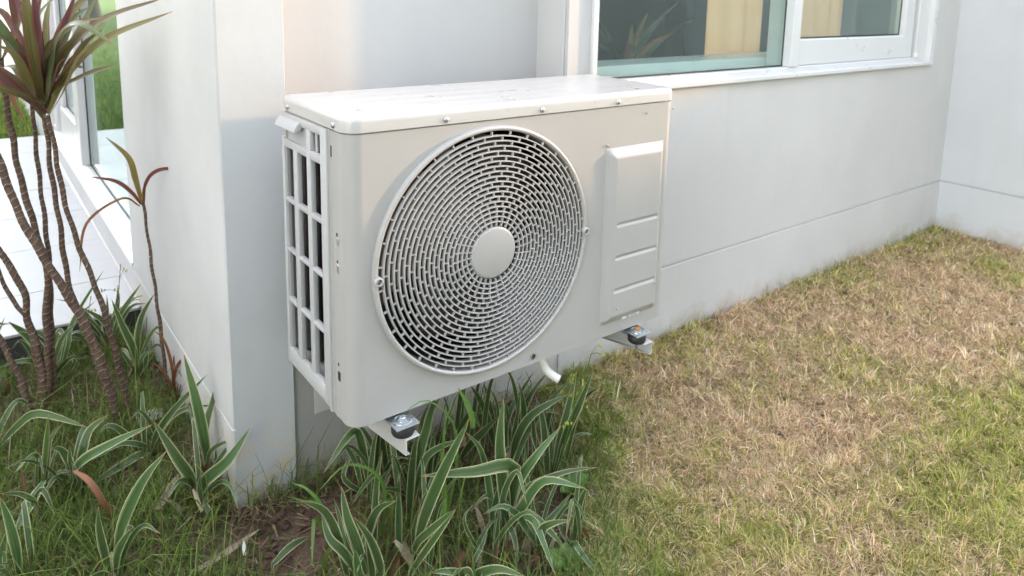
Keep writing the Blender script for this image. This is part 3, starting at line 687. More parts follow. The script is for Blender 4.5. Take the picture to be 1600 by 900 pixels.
CLUMPS = [
 ('A1',(0.201,0.147,-0.345),[(0.03,0,[(0.202,0.145,-0.334),(0.198,0.123,-0.212),(0.206,0.104,-0.137),(0.229,0.098,-0.046)]),(0.022,0,[(0.201,0.147,-0.34),(0.198,0.098,-0.198),(0.216,0.057,-0.147),(0.243,0.01,-0.117)]),(0.012,0,[(0.204,0.144,-0.339),(0.225,0.127,-0.279),(0.262,0.097,-0.103),(0.275,0.087,-0.062)]),(0.01,0,[(0.199,0.148,-0.334),(0.149,0.124,-0.187),(0.144,0.129,-0.182),(0.178,0.101,-0.183)])]),
 ('A2',(0.149,0.238,-0.345),[(0.026,0,[(0.147,0.24,-0.34),(0.112,0.216,-0.171),(0.082,0.203,-0.149),(0.021,0.188,-0.2)]),(0.02,0,[(0.149,0.238,-0.341),(0.156,0.233,-0.273),(0.137,0.248,-0.225),(0.125,0.284,-0.185)]),(0.014,0,[(0.147,0.24,-0.341),(0.095,0.256,-0.288),(0.108,0.272,-0.259),(0.138,0.286,-0.235)])]),
 ('A3',(0.311,-0.034,-0.345),[(0.032,0,[(0.311,-0.034,-0.324),(0.294,-0.059,-0.249),(0.266,-0.075,-0.095),(0.276,-0.07,0.003)]),(0.027,0,[(0.313,-0.035,-0.319),(0.311,-0.073,-0.198),(0.331,-0.102,-0.13),(0.382,-0.118,-0.074)]),(0.026,0,[(0.314,-0.037,-0.324),(0.306,-0.095,-0.232),(0.321,-0.145,-0.15),(0.369,-0.21,-0.149)]),(0.017,0,[(0.313,-0.035,-0.324),(0.321,-0.068,-0.225),(0.377,-0.126,-0.17),(0.441,-0.165,-0.161)]),(0.034,0,[(0.309,-0.032,-0.319),(0.295,-0.085,-0.149),(0.211,-0.069,-0.128),(0.118,-0.032,-0.119)]),(0.024,0,[(0.313,-0.036,-0.334),(0.307,-0.095,-0.245),(0.319,-0.144,-0.241),(0.344,-0.19,-0.279)]),(0.015,0,[(0.311,-0.034,-0.335),(0.29,-0.081,-0.278),(0.287,-0.105,-0.296),(0.271,-0.131,-0.329)]),(0.02,0,[(0.307,-0.031,-0.341),(0.301,-0.026,-0.293),(0.316,-0.013,-0.288),(0.331,-0.012,-0.275)]),(0.017,0,[(0.316,-0.038,-0.334),(0.278,-0.072,-0.213),(0.28,-0.112,-0.132),(0.271,-0.156,-0.17)])]),
 ('A4',(0.35,-0.109,-0.345),[(0.02,0,[(0.348,-0.108,-0.335),(0.298,-0.106,-0.246),(0.3,-0.146,-0.228),(0.294,-0.218,-0.288)]),(0.026,0,[(0.346,-0.106,-0.33),(0.304,-0.162,-0.237),(0.304,-0.188,-0.206),(0.325,-0.218,-0.189)]),(0.016,0,[(0.348,-0.108,-0.335),(0.349,-0.108,-0.294),(0.389,-0.115,-0.258),(0.413,-0.121,-0.232)]),(0.014,0,[(0.35,-0.109,-0.34),(0.349,-0.07,-0.247),(0.352,-0.047,-0.191),(0.356,-0.037,-0.141)])]),
 ('A5',(0.407,-0.137,-0.345),[(0.022,0,[(0.405,-0.136,-0.34),(0.408,-0.138,-0.309),(0.416,-0.144,-0.273),(0.424,-0.151,-0.214)]),(0.016,0,[(0.407,-0.137,-0.341),(0.383,-0.169,-0.298),(0.383,-0.194,-0.308),(0.387,-0.236,-0.325)]),(0.014,0,[(0.404,-0.134,-0.341),(0.403,-0.108,-0.321),(0.412,-0.09,-0.311),(0.426,-0.088,-0.292)])]),
 ('A6',(0.513,0.054,-0.345),[(0.024,0,[(0.512,0.054,-0.333),(0.509,0.031,-0.233),(0.52,0.022,-0.166),(0.548,0.025,-0.071)]),(0.024,0,[(0.514,0.052,-0.333),(0.514,0.014,-0.209),(0.526,-0.008,-0.141),(0.55,-0.028,-0.048)]),(0.016,0,[(0.51,0.056,-0.339),(0.511,0.068,-0.283),(0.527,0.081,-0.238),(0.526,0.095,-0.187)]),(0.02,0,[(0.508,0.057,-0.339),(0.478,0.082,-0.248),(0.493,0.095,-0.204),(0.571,0.058,-0.108)])]),
 ('A7',(0.451,0.13,-0.345),[(0.026,0,[(0.45,0.13,-0.322),(0.433,0.092,-0.236),(0.454,0.063,-0.167),(0.518,0.011,-0.112)]),(0.016,0,[(0.448,0.132,-0.333),(0.433,0.105,-0.243),(0.428,0.084,-0.163),(0.431,0.081,-0.11)]),(0.022,0,[(0.452,0.128,-0.327),(0.465,0.118,-0.205),(0.484,0.103,-0.142),(0.522,0.098,-0.104)]),(0.018,0,[(0.446,0.133,-0.339),(0.443,0.149,-0.271),(0.462,0.159,-0.213),(0.516,0.141,-0.119)])]),
 ('A8',(0.37,0.231,-0.345),[(0.026,0,[(0.37,0.231,-0.339),(0.37,0.192,-0.282),(0.383,0.156,-0.233),(0.405,0.125,-0.186)]),(0.024,0,[(0.444,0.196,-0.314),(0.419,0.191,-0.225),(0.404,0.203,-0.179),(0.387,0.217,-0.145)]),(0.02,0,[(0.366,0.234,-0.341),(0.373,0.267,-0.306),(0.396,0.274,-0.271),(0.411,0.287,-0.253)]),(0.018,0,[(0.454,0.214,-0.328),(0.453,0.215,-0.262),(0.449,0.231,-0.209),(0.44,0.238,-0.167)]),(0.022,0,[(0.374,0.227,-0.341),(0.345,0.315,-0.34),(0.341,0.331,-0.28),(0.367,0.311,-0.206)])]),
 ('A9',(0.134,0.016,-0.345),[(0.029,0,[(0.136,0.015,-0.3),(0.125,-0.041,-0.191),(0.135,-0.088,-0.08),(0.159,-0.133,0.034)]),(0.02,0,[(0.133,0.017,-0.335),(0.126,-0.003,-0.283),(0.14,-0.04,-0.232),(0.164,-0.086,-0.171)]),(0.018,0,[(0.097,-0.031,-0.312),(0.107,-0.065,-0.25),(0.122,-0.103,-0.182),(0.141,-0.118,-0.145)]),(0.012,0,[(0.133,0.017,-0.335),(0.131,0.019,-0.28),(0.134,0.016,-0.251),(0.139,0.012,-0.221)])]),
 ('A10',(0.043,0.029,-0.345),[(0.029,0,[(0.038,0.033,-0.335),(0.013,0.015,-0.238),(0.0,0.025,-0.183),(-0.003,0.041,-0.129)]),(0.024,0,[(0.046,0.027,-0.338),(0.037,-0.031,-0.275),(0.021,-0.03,-0.207),(-0.007,-0.021,-0.15)]),(0.022,0,[(0.036,0.035,-0.34),(-0.001,0.039,-0.266),(-0.022,0.056,-0.234),(-0.025,0.084,-0.194)]),(0.022,0,[(0.025,-0.008,-0.308),(0.004,-0.017,-0.277),(-0.004,-0.023,-0.24),(-0.01,-0.031,-0.205)]),(0.014,0,[(0.033,0.037,-0.341),(0.018,0.075,-0.281),(0.017,0.102,-0.24),(0.013,0.118,-0.206)])]),
 ('A11',(0.19,-0.082,-0.345),[(0.02,0,[(0.19,-0.081,-0.34),(0.144,-0.122,-0.27),(0.111,-0.121,-0.25),(0.087,-0.127,-0.236)]),(0.024,0,[(0.193,-0.084,-0.341),(0.179,-0.15,-0.268),(0.193,-0.187,-0.243),(0.215,-0.23,-0.239)]),(0.022,0,[(0.19,-0.082,-0.341),(0.14,-0.144,-0.254),(0.138,-0.168,-0.231),(0.122,-0.207,-0.217)]),(0.012,0,[(0.193,-0.084,-0.33),(0.2,-0.089,-0.301),(0.224,-0.083,-0.278),(0.242,-0.072,-0.26)])]),
 ('A12',(0.165,0.226,-0.345),[(0.014,0,[(0.165,0.226,-0.337),(0.154,0.209,-0.302),(0.158,0.194,-0.267),(0.172,0.182,-0.243)]),(0.015,0,[(0.163,0.228,-0.34),(0.146,0.203,-0.262),(0.111,0.193,-0.268),(0.073,0.172,-0.284)])]),
 ('A13',(0.248,-0.084,-0.345),[(0.013,0,[(0.248,-0.084,-0.34),(0.253,-0.088,-0.28),(0.256,-0.09,-0.231),(0.259,-0.092,-0.211)]),(0.01,0,[(0.243,-0.08,-0.341),(0.201,-0.071,-0.255),(0.194,-0.065,-0.217),(0.22,-0.061,-0.203)]),(0.012,0,[(0.25,-0.085,-0.34),(0.279,-0.083,-0.326),(0.287,-0.077,-0.284),(0.288,-0.064,-0.263)])]),
 ('B1',(-0.119,0.519,-0.345),[(0.032,0,[(-0.118,0.518,-0.326),(-0.128,0.488,-0.235),(-0.14,0.485,-0.138),(-0.153,0.521,-0.033)]),(0.021,0,[(-0.119,0.519,-0.332),(-0.12,0.52,-0.231),(-0.099,0.528,-0.168),(-0.082,0.541,-0.122)]),(0.015,0,[(-0.12,0.52,-0.332),(-0.123,0.483,-0.266),(-0.109,0.459,-0.234),(-0.076,0.432,-0.215)])]),
 ('B2',(-0.166,0.431,-0.345),[(0.027,0,[(-0.168,0.432,-0.321),(-0.18,0.39,-0.243),(-0.202,0.396,-0.19),(-0.233,0.433,-0.116)]),(0.029,0,[(-0.162,0.427,-0.321),(-0.155,0.383,-0.255),(-0.116,0.352,-0.207),(-0.069,0.352,-0.151)]),(0.014,0,[(-0.159,0.399,-0.329),(-0.163,0.389,-0.291),(-0.166,0.379,-0.254),(-0.164,0.377,-0.231)]),(0.014,0,[(-0.163,0.364,-0.34),(-0.154,0.357,-0.316),(-0.159,0.374,-0.301),(-0.151,0.38,-0.284)]),(0.01,0,[(-0.162,0.428,-0.327),(-0.132,0.377,-0.265),(-0.114,0.35,-0.265),(-0.114,0.299,-0.286)])]),
 ('B3',(-0.205,0.673,-0.345),[(0.02,0,[(-0.204,0.673,-0.332),(-0.2,0.618,-0.258),(-0.168,0.579,-0.187),(-0.107,0.53,-0.1)]),(0.016,0,[(-0.202,0.671,-0.335),(-0.177,0.625,-0.239),(-0.138,0.594,-0.202),(-0.078,0.57,-0.204)]),(0.014,0,[(-0.205,0.674,-0.338),(-0.226,0.626,-0.278),(-0.271,0.624,-0.255),(-0.326,0.617,-0.269)]),(0.022,0,[(-0.205,0.673,-0.341),(-0.225,0.638,-0.304),(-0.273,0.626,-0.309),(-0.34,0.603,-0.316)]),(0.013,0,[(-0.207,0.675,-0.341),(-0.195,0.691,-0.319),(-0.21,0.716,-0.293),(-0.217,0.722,-0.24)])]),
 ('B4',(-0.365,0.628,-0.345),[(0.027,0,[(-0.362,0.626,-0.333),(-0.359,0.559,-0.234),(-0.309,0.493,-0.172),(-0.234,0.445,-0.129)]),(0.024,0,[(-0.364,0.627,-0.326),(-0.344,0.611,-0.24),(-0.326,0.622,-0.199),(-0.29,0.606,-0.167)]),(0.03,0,[(-0.367,0.629,-0.333),(-0.367,0.604,-0.257),(-0.38,0.602,-0.214),(-0.399,0.604,-0.202)]),(0.02,0,[(-0.365,0.628,-0.333),(-0.362,0.599,-0.275),(-0.368,0.579,-0.23),(-0.367,0.578,-0.195)]),(0.017,0,[(-0.364,0.602,-0.323),(-0.356,0.569,-0.283),(-0.361,0.547,-0.245),(-0.368,0.553,-0.219)])]),
 ('B5',(-0.418,0.657,-0.345),[(0.024,1,[(-0.418,0.657,-0.339),(-0.414,0.615,-0.261),(-0.407,0.584,-0.188),(-0.398,0.576,-0.112)]),(0.016,0,[(-0.415,0.655,-0.333),(-0.402,0.657,-0.248),(-0.393,0.662,-0.213),(-0.373,0.659,-0.188)]),(0.023,0,[(-0.416,0.579,-0.256),(-0.432,0.552,-0.263),(-0.454,0.532,-0.285),(-0.471,0.507,-0.303)]),(0.015,0,[(-0.42,0.659,-0.339),(-0.42,0.62,-0.226),(-0.437,0.608,-0.212),(-0.463,0.565,-0.211)])]),
 ('B6',(-0.491,0.896,-0.345),[(0.022,0,[(-0.485,0.891,-0.325),(-0.449,0.811,-0.244),(-0.407,0.751,-0.195),(-0.327,0.66,-0.211)]),(0.012,0,[(-0.488,0.894,-0.338),(-0.47,0.879,-0.311),(-0.458,0.895,-0.298),(-0.447,0.899,-0.278)])]),
 ('B7',(-0.335,0.311,-0.345),[(0.032,0,[(-0.334,0.31,-0.318),(-0.326,0.252,-0.199),(-0.294,0.214,-0.099),(-0.254,0.194,-0.04)]),(0.02,0,[(-0.34,0.315,-0.329),(-0.35,0.284,-0.249),(-0.355,0.276,-0.19),(-0.353,0.274,-0.153)]),(0.02,0,[(-0.336,0.273,-0.296),(-0.333,0.245,-0.236),(-0.323,0.211,-0.188),(-0.314,0.191,-0.16)]),(0.018,0,[(-0.337,0.313,-0.341),(-0.349,0.258,-0.283),(-0.362,0.243,-0.263),(-0.383,0.221,-0.243)])]),
 ('B8',(-0.474,0.394,-0.345),[(0.028,0,[(-0.473,0.393,-0.329),(-0.473,0.341,-0.235),(-0.478,0.332,-0.167),(-0.488,0.34,-0.111)]),(0.016,0,[(-0.476,0.395,-0.34),(-0.494,0.435,-0.306),(-0.487,0.443,-0.266),(-0.47,0.429,-0.233)]),(0.02,0,[(-0.478,0.396,-0.34),(-0.488,0.366,-0.286),(-0.501,0.351,-0.248),(-0.516,0.299,-0.198)])]),
 ('B9',(-0.432,0.572,-0.345),[(0.016,0,[(-0.431,0.572,-0.339),(-0.434,0.523,-0.266),(-0.456,0.528,-0.237),(-0.488,0.528,-0.222)]),(0.013,0,[(-0.429,0.571,-0.341),(-0.419,0.562,-0.315),(-0.411,0.556,-0.286),(-0.417,0.561,-0.251)])]),
 ('C1',(-0.341,1.171,-0.345),[(0.024,0,[(-0.342,1.171,-0.325),(-0.344,1.122,-0.242),(-0.326,1.094,-0.177),(-0.291,1.066,-0.131)]),(0.016,0,[(-0.339,1.169,-0.335),(-0.312,1.147,-0.223),(-0.295,1.159,-0.163),(-0.22,1.124,-0.025)]),(0.014,0,[(-0.34,1.17,-0.335),(-0.307,1.182,-0.208),(-0.272,1.179,-0.156),(-0.238,1.177,-0.129)]),(0.016,0,[(-0.337,1.168,-0.34),(-0.306,1.117,-0.271),(-0.306,1.143,-0.253),(-0.319,1.153,-0.228)])]),
 ('C2',(-0.162,1.085,-0.345),[(0.026,0,[(-0.161,1.085,-0.329),(-0.173,1.043,-0.236),(-0.193,1.047,-0.167),(-0.213,1.063,-0.089)]),(0.026,0,[(-0.159,1.083,-0.324),(-0.158,1.083,-0.242),(-0.14,1.093,-0.17),(-0.105,1.091,-0.109)]),(0.017,0,[(-0.159,1.083,-0.329),(-0.161,1.033,-0.276),(-0.15,1.012,-0.244),(-0.13,0.995,-0.231)]),(0.013,0,[(-0.163,1.086,-0.335),(-0.197,1.05,-0.241),(-0.193,1.034,-0.231),(-0.187,0.99,-0.243)])]),
 ('C3',(-0.195,1.303,-0.345),[(0.022,0,[(-0.193,1.302,-0.323),(-0.173,1.286,-0.245),(-0.151,1.268,-0.196),(-0.109,1.259,-0.135)]),(0.024,0,[(-0.195,1.304,-0.323),(-0.177,1.327,-0.26),(-0.164,1.33,-0.204),(-0.16,1.339,-0.162)]),(0.022,0,[(-0.197,1.305,-0.323),(-0.201,1.256,-0.259),(-0.217,1.244,-0.217),(-0.262,1.254,-0.171)]),(0.022,0,[(-0.189,1.299,-0.323),(-0.166,1.241,-0.225),(-0.142,1.209,-0.179),(-0.111,1.184,-0.172)]),(0.02,0,[(-0.193,1.302,-0.323),(-0.189,1.311,-0.267),(-0.165,1.305,-0.227),(-0.14,1.297,-0.198)]),(0.012,0,[(-0.197,1.305,-0.323),(-0.226,1.329,-0.264),(-0.266,1.361,-0.2),(-0.313,1.399,-0.185)]),(0.009,0,[(-0.191,1.3,-0.323),(-0.16,1.34,-0.242),(-0.116,1.342,-0.21),(-0.079,1.338,-0.209)]),(0.013,0,[(-0.201,1.308,-0.323),(-0.189,1.376,-0.276),(-0.185,1.386,-0.225),(-0.184,1.397,-0.201)])]),
 ('C4',(-0.365,1.278,-0.345),[(0.032,0,[(-0.365,1.278,-0.334),(-0.369,1.23,-0.261),(-0.397,1.227,-0.206),(-0.435,1.232,-0.157)]),(0.02,0,[(-0.363,1.276,-0.334),(-0.354,1.205,-0.229),(-0.374,1.208,-0.195),(-0.421,1.22,-0.186)]),(0.02,0,[(-0.361,1.275,-0.34),(-0.329,1.275,-0.25),(-0.319,1.28,-0.234),(-0.309,1.232,-0.249)]),(0.017,0,[(-0.367,1.28,-0.341),(-0.387,1.219,-0.281),(-0.432,1.229,-0.274),(-0.47,1.235,-0.286)])]),
 ('C5',(-0.48,1.188,-0.345),[(0.016,0,[(-0.479,1.187,-0.335),(-0.473,1.182,-0.296),(-0.465,1.175,-0.281),(-0.456,1.168,-0.263)]),(0.014,0,[(-0.479,1.187,-0.335),(-0.464,1.239,-0.206),(-0.45,1.24,-0.166),(-0.441,1.246,-0.146)]),(0.014,0,[(-0.483,1.19,-0.335),(-0.462,1.237,-0.176),(-0.446,1.225,-0.159),(-0.428,1.21,-0.158)])]),
]
CANES = [
 ('c1',0.0135,[(-0.24,0.837,-0.345),(-0.263,0.83,-0.201),(-0.299,0.846,-0.048),(-0.355,0.879,0.094),(-0.402,0.917,0.222),(-0.428,0.951,0.34),(-0.455,0.985,0.434),(-0.464,1.018,0.534)]),
 ('c2',0.0115,[(-0.375,1.029,-0.345),(-0.365,1.021,-0.159),(-0.36,1.017,-0.038),(-0.351,1.009,0.03),(-0.369,1.024,0.15),(-0.39,1.041,0.292),(-0.396,1.046,0.38),(-0.404,1.053,0.497),(-0.406,1.054,0.573)]),
 ('c3',0.0085,[(-0.36,1.036,-0.345),(-0.354,1.031,-0.166),(-0.35,1.028,-0.044),(-0.346,1.025,0.058),(-0.347,1.038,0.163),(-0.35,1.054,0.292),(-0.351,1.054,0.397),(-0.35,1.054,0.477)]),
 ('c4',0.0095,[(-0.244,0.881,-0.345),(-0.275,0.906,-0.172),(-0.303,0.928,-0.049),(-0.318,0.94,0.046),(-0.324,0.945,0.184),(-0.332,0.952,0.304),(-0.333,0.953,0.374),(-0.335,0.954,0.443)]),
 ('c5',0.0095,[(-0.213,0.851,-0.345),(-0.244,0.876,-0.1),(-0.265,0.893,0.016),(-0.29,0.913,0.117),(-0.309,0.929,0.218),(-0.318,0.936,0.305),(-0.323,0.94,0.383),(-0.33,0.946,0.444)]),
 ('c6',0.0125,[(-0.381,1.022,-0.345),(-0.383,1.025,-0.19),(-0.4,1.038,-0.087),(-0.4,1.038,-0.027),(-0.41,1.046,0.015),(-0.441,1.071,0.092),(-0.467,1.092,0.162)]),
 ('c6b',0.008,[(-0.381,1.022,-0.345),(-0.399,1.037,-0.095),(-0.417,1.052,-0.058),(-0.434,1.065,-0.011),(-0.446,1.075,0.034),(-0.46,1.087,0.088)]),
 ('c7',0.011,[(-0.408,1.018,-0.345),(-0.428,1.034,-0.232),(-0.45,1.052,-0.155),(-0.479,1.076,-0.079)]),
 ('s',0.0065,[(-0.117,0.926,-0.345),(-0.121,0.929,-0.194),(-0.128,0.935,-0.05),(-0.135,0.941,0.073),(-0.139,0.944,0.151),(-0.144,0.948,0.207)]),
]
HEADS = [
 ('h4',[(0.026,0,[(-0.33,0.946,0.447),(-0.291,0.876,0.549),(-0.22,0.805,0.633),(-0.094,0.729,0.697)]),(0.028,0,[(-0.332,0.947,0.46),(-0.297,0.919,0.582),(-0.212,0.889,0.672),(-0.084,0.849,0.725)]),(0.03,1,[(-0.331,0.947,0.467),(-0.312,0.867,0.616),(-0.275,0.785,0.67),(-0.219,0.702,0.626)]),(0.028,2,[(-0.332,0.947,0.49),(-0.315,0.933,0.581),(-0.287,0.911,0.656),(-0.256,0.886,0.745)]),(0.026,0,[(-0.337,0.951,0.49),(-0.329,0.906,0.584),(-0.281,0.842,0.66),(-0.222,0.794,0.681)]),(0.034,0,[(-0.338,0.952,0.475),(-0.35,0.911,0.584),(-0.355,0.889,0.672),(-0.359,0.892,0.77)]),(0.026,2,[(-0.341,0.955,0.49),(-0.345,0.984,0.623),(-0.362,1.023,0.696),(-0.373,1.058,0.769)]),(0.026,1,[(-0.345,0.958,0.474),(-0.363,0.947,0.574),(-0.384,0.938,0.619),(-0.417,0.939,0.644)]),(0.026,0,[(-0.346,0.959,0.459),(-0.363,0.908,0.527),(-0.386,0.888,0.595),(-0.423,0.892,0.62)]),(0.018,1,[(-0.34,0.954,0.436),(-0.368,0.938,0.509),(-0.396,0.935,0.543),(-0.428,0.935,0.574)]),(0.012,1,[(-0.34,0.954,0.436),(-0.361,0.932,0.479),(-0.387,0.927,0.511),(-0.42,0.929,0.535)]),(0.024,2,[(-0.338,0.952,0.505),(-0.333,1.013,0.62),(-0.323,1.043,0.695),(-0.294,1.046,0.772)]),(0.022,1,[(-0.346,0.959,0.489),(-0.342,1.007,0.606),(-0.323,1.018,0.681),(-0.272,1.002,0.735)]),(0.018,0,[(-0.328,0.944,0.444),(-0.303,0.846,0.516),(-0.279,0.801,0.585),(-0.245,0.774,0.638)]),(0.03,2,[(-0.333,0.949,0.505),(-0.339,0.876,0.616),(-0.343,0.853,0.688),(-0.342,0.852,0.764)]),(0.024,1,[(-0.33,0.946,0.49),(-0.281,0.945,0.594),(-0.238,0.936,0.677),(-0.201,0.932,0.753)]),(0.022,2,[(-0.335,0.95,0.444),(-0.344,0.958,0.55),(-0.379,0.986,0.653),(-0.414,1.014,0.704)]),(0.024,0,[(-0.335,0.95,0.452),(-0.296,0.97,0.623),(-0.239,0.962,0.714),(-0.16,0.937,0.762)])]),
 ('h2',[(0.012,3,[(-0.403,1.052,0.543),(-0.396,1.008,0.502),(-0.387,0.987,0.466),(-0.373,0.963,0.43)]),(0.024,0,[(-0.404,1.052,0.566),(-0.379,1.032,0.62),(-0.364,1.02,0.666),(-0.351,1.009,0.726)]),(0.026,1,[(-0.406,1.054,0.573),(-0.406,1.054,0.649),(-0.42,1.065,0.709),(-0.44,1.081,0.752)]),(0.022,2,[(-0.403,1.052,0.566),(-0.376,0.991,0.652),(-0.378,0.967,0.712),(-0.381,0.957,0.769)]),(0.024,0,[(-0.407,1.054,0.566),(-0.426,1.07,0.618),(-0.461,1.06,0.635),(-0.498,1.064,0.605)])]),
 ('hs',[(0.017,4,[(-0.146,0.949,0.202),(-0.158,0.934,0.267),(-0.172,0.932,0.327),(-0.214,0.954,0.378)]),(0.012,5,[(-0.141,0.945,0.197),(-0.138,0.918,0.259),(-0.111,0.883,0.296),(-0.046,0.83,0.302)]),(0.012,5,[(-0.146,0.95,0.194),(-0.17,0.931,0.236),(-0.203,0.932,0.269),(-0.257,0.95,0.284)]),(0.009,3,[(-0.149,0.952,0.19),(-0.19,0.947,0.218),(-0.267,0.97,0.159),(-0.292,0.94,0.048)]),(0.008,4,[(-0.143,0.947,0.201),(-0.141,0.945,0.228),(-0.128,0.961,0.248),(-0.112,0.96,0.275)])]),
 ('red',[(0.014,5,[(-0.102,0.892,-0.341),(-0.109,0.872,-0.263),(-0.092,0.845,-0.206),(-0.05,0.811,-0.189)]),(0.014,5,[(-0.103,0.893,-0.338),(-0.112,0.875,-0.227),(-0.13,0.864,-0.146),(-0.153,0.869,-0.115)]),(0.012,5,[(-0.102,0.892,-0.334),(-0.124,0.871,-0.258),(-0.142,0.861,-0.22),(-0.16,0.862,-0.199)]),(0.01,5,[(-0.1,0.891,-0.338),(-0.094,0.86,-0.281),(-0.081,0.837,-0.256),(-0.056,0.816,-0.248)]),(0.009,5,[(-0.105,0.895,-0.341),(-0.126,0.873,-0.298),(-0.145,0.863,-0.286),(-0.162,0.851,-0.284)]),(0.012,5,[(-0.102,0.892,-0.341),(-0.092,0.91,-0.286),(-0.096,0.926,-0.237),(-0.084,0.916,-0.209)]),(0.01,5,[(-0.099,0.89,-0.337),(-0.084,0.878,-0.296),(-0.072,0.906,-0.303),(-0.051,0.902,-0.311)])]),
]
TUFTS = [
 ('g1',(0.024,0.135,-0.345),[(0.013,0,[(0.018,0.14,-0.335),(-0.014,0.101,-0.21),(-0.04,0.11,-0.161),(-0.061,0.14,-0.155)]),(0.011,0,[(0.014,0.143,-0.34),(-0.017,0.104,-0.206),(-0.051,0.106,-0.177),(-0.077,0.114,-0.161)]),(0.012,0,[(0.021,0.137,-0.34),(-0.028,0.1,-0.222),(-0.045,0.075,-0.231),(-0.066,0.027,-0.252)]),(0.013,0,[(-0.016,0.103,-0.352),(-0.014,0.102,-0.317),(-0.007,0.096,-0.297),(0.005,0.086,-0.277)])]),
 ('g2',(0.109,0.086,-0.345),[(0.011,0,[(0.112,0.084,-0.329),(0.103,0.053,-0.239),(0.103,0.053,-0.205),(0.097,0.07,-0.203)]),(0.009,0,[(0.102,0.092,-0.325),(0.08,0.045,-0.161),(0.01,0.038,-0.09),(-0.06,0.017,-0.105)])]),
 ('g3',(0.226,0.062,-0.345),[(0.014,0,[(0.163,-0.042,-0.217),(0.163,-0.042,-0.17),(0.161,-0.04,-0.118),(0.157,-0.038,-0.078)]),(0.007,0,[(0.227,0.06,-0.34),(0.182,-0.058,-0.057),(0.119,-0.058,0.044),(0.052,-0.055,0.026)]),(0.014,0,[(0.227,-0.042,-0.059),(0.223,-0.039,-0.03),(0.215,-0.032,-0.003),(0.203,-0.023,0.024)]),(0.008,0,[(0.196,0.021,-0.299),(0.183,-0.007,-0.07),(0.193,-0.015,-0.017),(0.212,-0.004,0.008)])]),
]

LILY = {
 'A1': 'variegated lily with one wide upright leaf touching the unit beside the near bracket',
 'A2': 'small variegated lily with a drooping yellow tipped leaf under the near unit corner',
 'A3': 'large variegated lily with a tall upright blade and one long level leaf',
 'A4': 'variegated lily with a short folded leaf, low at the right of the big lily',
 'A5': 'low variegated lily with pointed leaves leaning over the edge of the brown lawn',
 'A6': 'tall slim variegated lily beside the drain pipe at the lawn edge',
 'A7': 'variegated lily with arching leaves just below the drain pipe',
 'A8': 'dark shaded variegated lily against the wall under the middle of the unit',
 'A9': 'variegated lily with one long diagonal blade in front of the near bracket',
 'A10': 'variegated lily with three broad pointed leaves at the bottom edge of the photo',
 'A11': 'spreading variegated lily with flat pale leaves cut by the bottom edge of the photo',
 'A12': 'tiny variegated lily sprout with two narrow leaves behind the near bracket',
 'A13': 'thin yellowish lily shoots growing between the big lilies in front of the unit',
 'B1': 'variegated lily with a broad tall leaf standing against the side of the corner pillar',
 'B2': 'variegated lily with two dark crossing leaves at the foot of the corner pillar',
 'B3': 'variegated lily with narrow spreading leaves left of the pillar foot',
 'B4': 'variegated lily with long leaves leaning right in the middle of the grassy bed',
 'B5': 'variegated lily with an upright leaf ending in a dry brown tip',
 'B6': 'variegated lily with one arching pale leaf entering from the left edge of the photo',
 'B7': 'variegated lily with a tall slanted blade at the bottom of the grassy bed',
 'B8': 'variegated lily with a broad curved leaf in the bottom left corner of the photo',
 'B9': 'small yellowish lily between the dry tipped lily and the left edge of the photo',
 'C1': 'variegated lily with a long curved leaf between the dracaena stems and the terrace',
 'C2': 'variegated lily with crossing leaves between the slim dracaena and the terrace edge',
 'C3': 'variegated lily fanning out in front of the dark terrace edge by the side wall',
 'C4': 'variegated lily with broad leaves behind the thick twin dracaena stems',
 'C5': 'variegated lily half cut off at the left edge of the photo below the terrace'}
for nm, base, lv in CLUMPS:
    t = empty('flax_lily', base, LILY[nm], 'plant', 'variegated lilies in the planting bed')
    B = np.array(base)
    for w, flag, ctrl in lv:
        k = .76 if nm[0] == 'A' else .88
        leaf('leaf', ctrl, w*k, M['lily_dry'] if flag else M['lily'], t, fold=.24+rj(.1), roll=rj(.35), base=.42, wav=rj(.12))
    # short leaves low in the clump and brown stubs of old ones
    small = len(lv) < 3
    for i in range(1 if small else 3):
        a = random.uniform(0, 2*PI); h = random.uniform(.07, .17); r = random.uniform(.04, .13); b0 = B+np.array([rj(.025), rj(.025), .0])
        c = [b0, b0+np.array([.25*r*math.cos(a), .25*r*math.sin(a), h*.6]), b0+np.array([.65*r*math.cos(a), .65*r*math.sin(a), h]), b0+np.array([r*math.cos(a), r*math.sin(a), h*random.uniform(.6, 1.05)])]
        leaf('leaf', c, random.uniform(.008, .015), M['lily'], t, roll=rj(.9), base=.45)
    if nm[0] == 'A' and not small and base[1] > -.06:
        for i in range(4):      # tall plain blades standing in the middle of the clump
            a = random.uniform(0, 2*PI); h = random.uniform(.16, .29); r = random.uniform(.02, .09); b0 = B+np.array([rj(.04), rj(.04), 0]); d = np.array([math.cos(a), math.sin(a), 0])
            if b0[1] < .02: d[1] = -abs(d[1])
            leaf('leaf', [b0, b0+d*r*.2+np.array([0, 0, h*.45]), b0+d*r*.5+np.array([0, 0, h*.8]), b0+d*r+np.array([0, 0, h])], random.uniform(.010, .019), M['lily'], t, roll=rj(.7), base=.5)
    for i in range(2 if small else 6):
        a = random.uniform(0, 2*PI); h = random.uniform(.03, .085); r = random.uniform(.005, .04); b0 = B+np.array([rj(.03), rj(.03), -.004])
        c = [b0, b0+np.array([.5*r*math.cos(a), .5*r*math.sin(a), h*.6]), b0+np.array([r*math.cos(a), r*math.sin(a), h])]
        leaf('dry_sheath', c, random.uniform(.010, .020), M['sheath'] if i % 3 else M['straw'], t, fold=.5, roll=rj(1.2), base=.9, peak=.3, nseg=6, blunt=1)

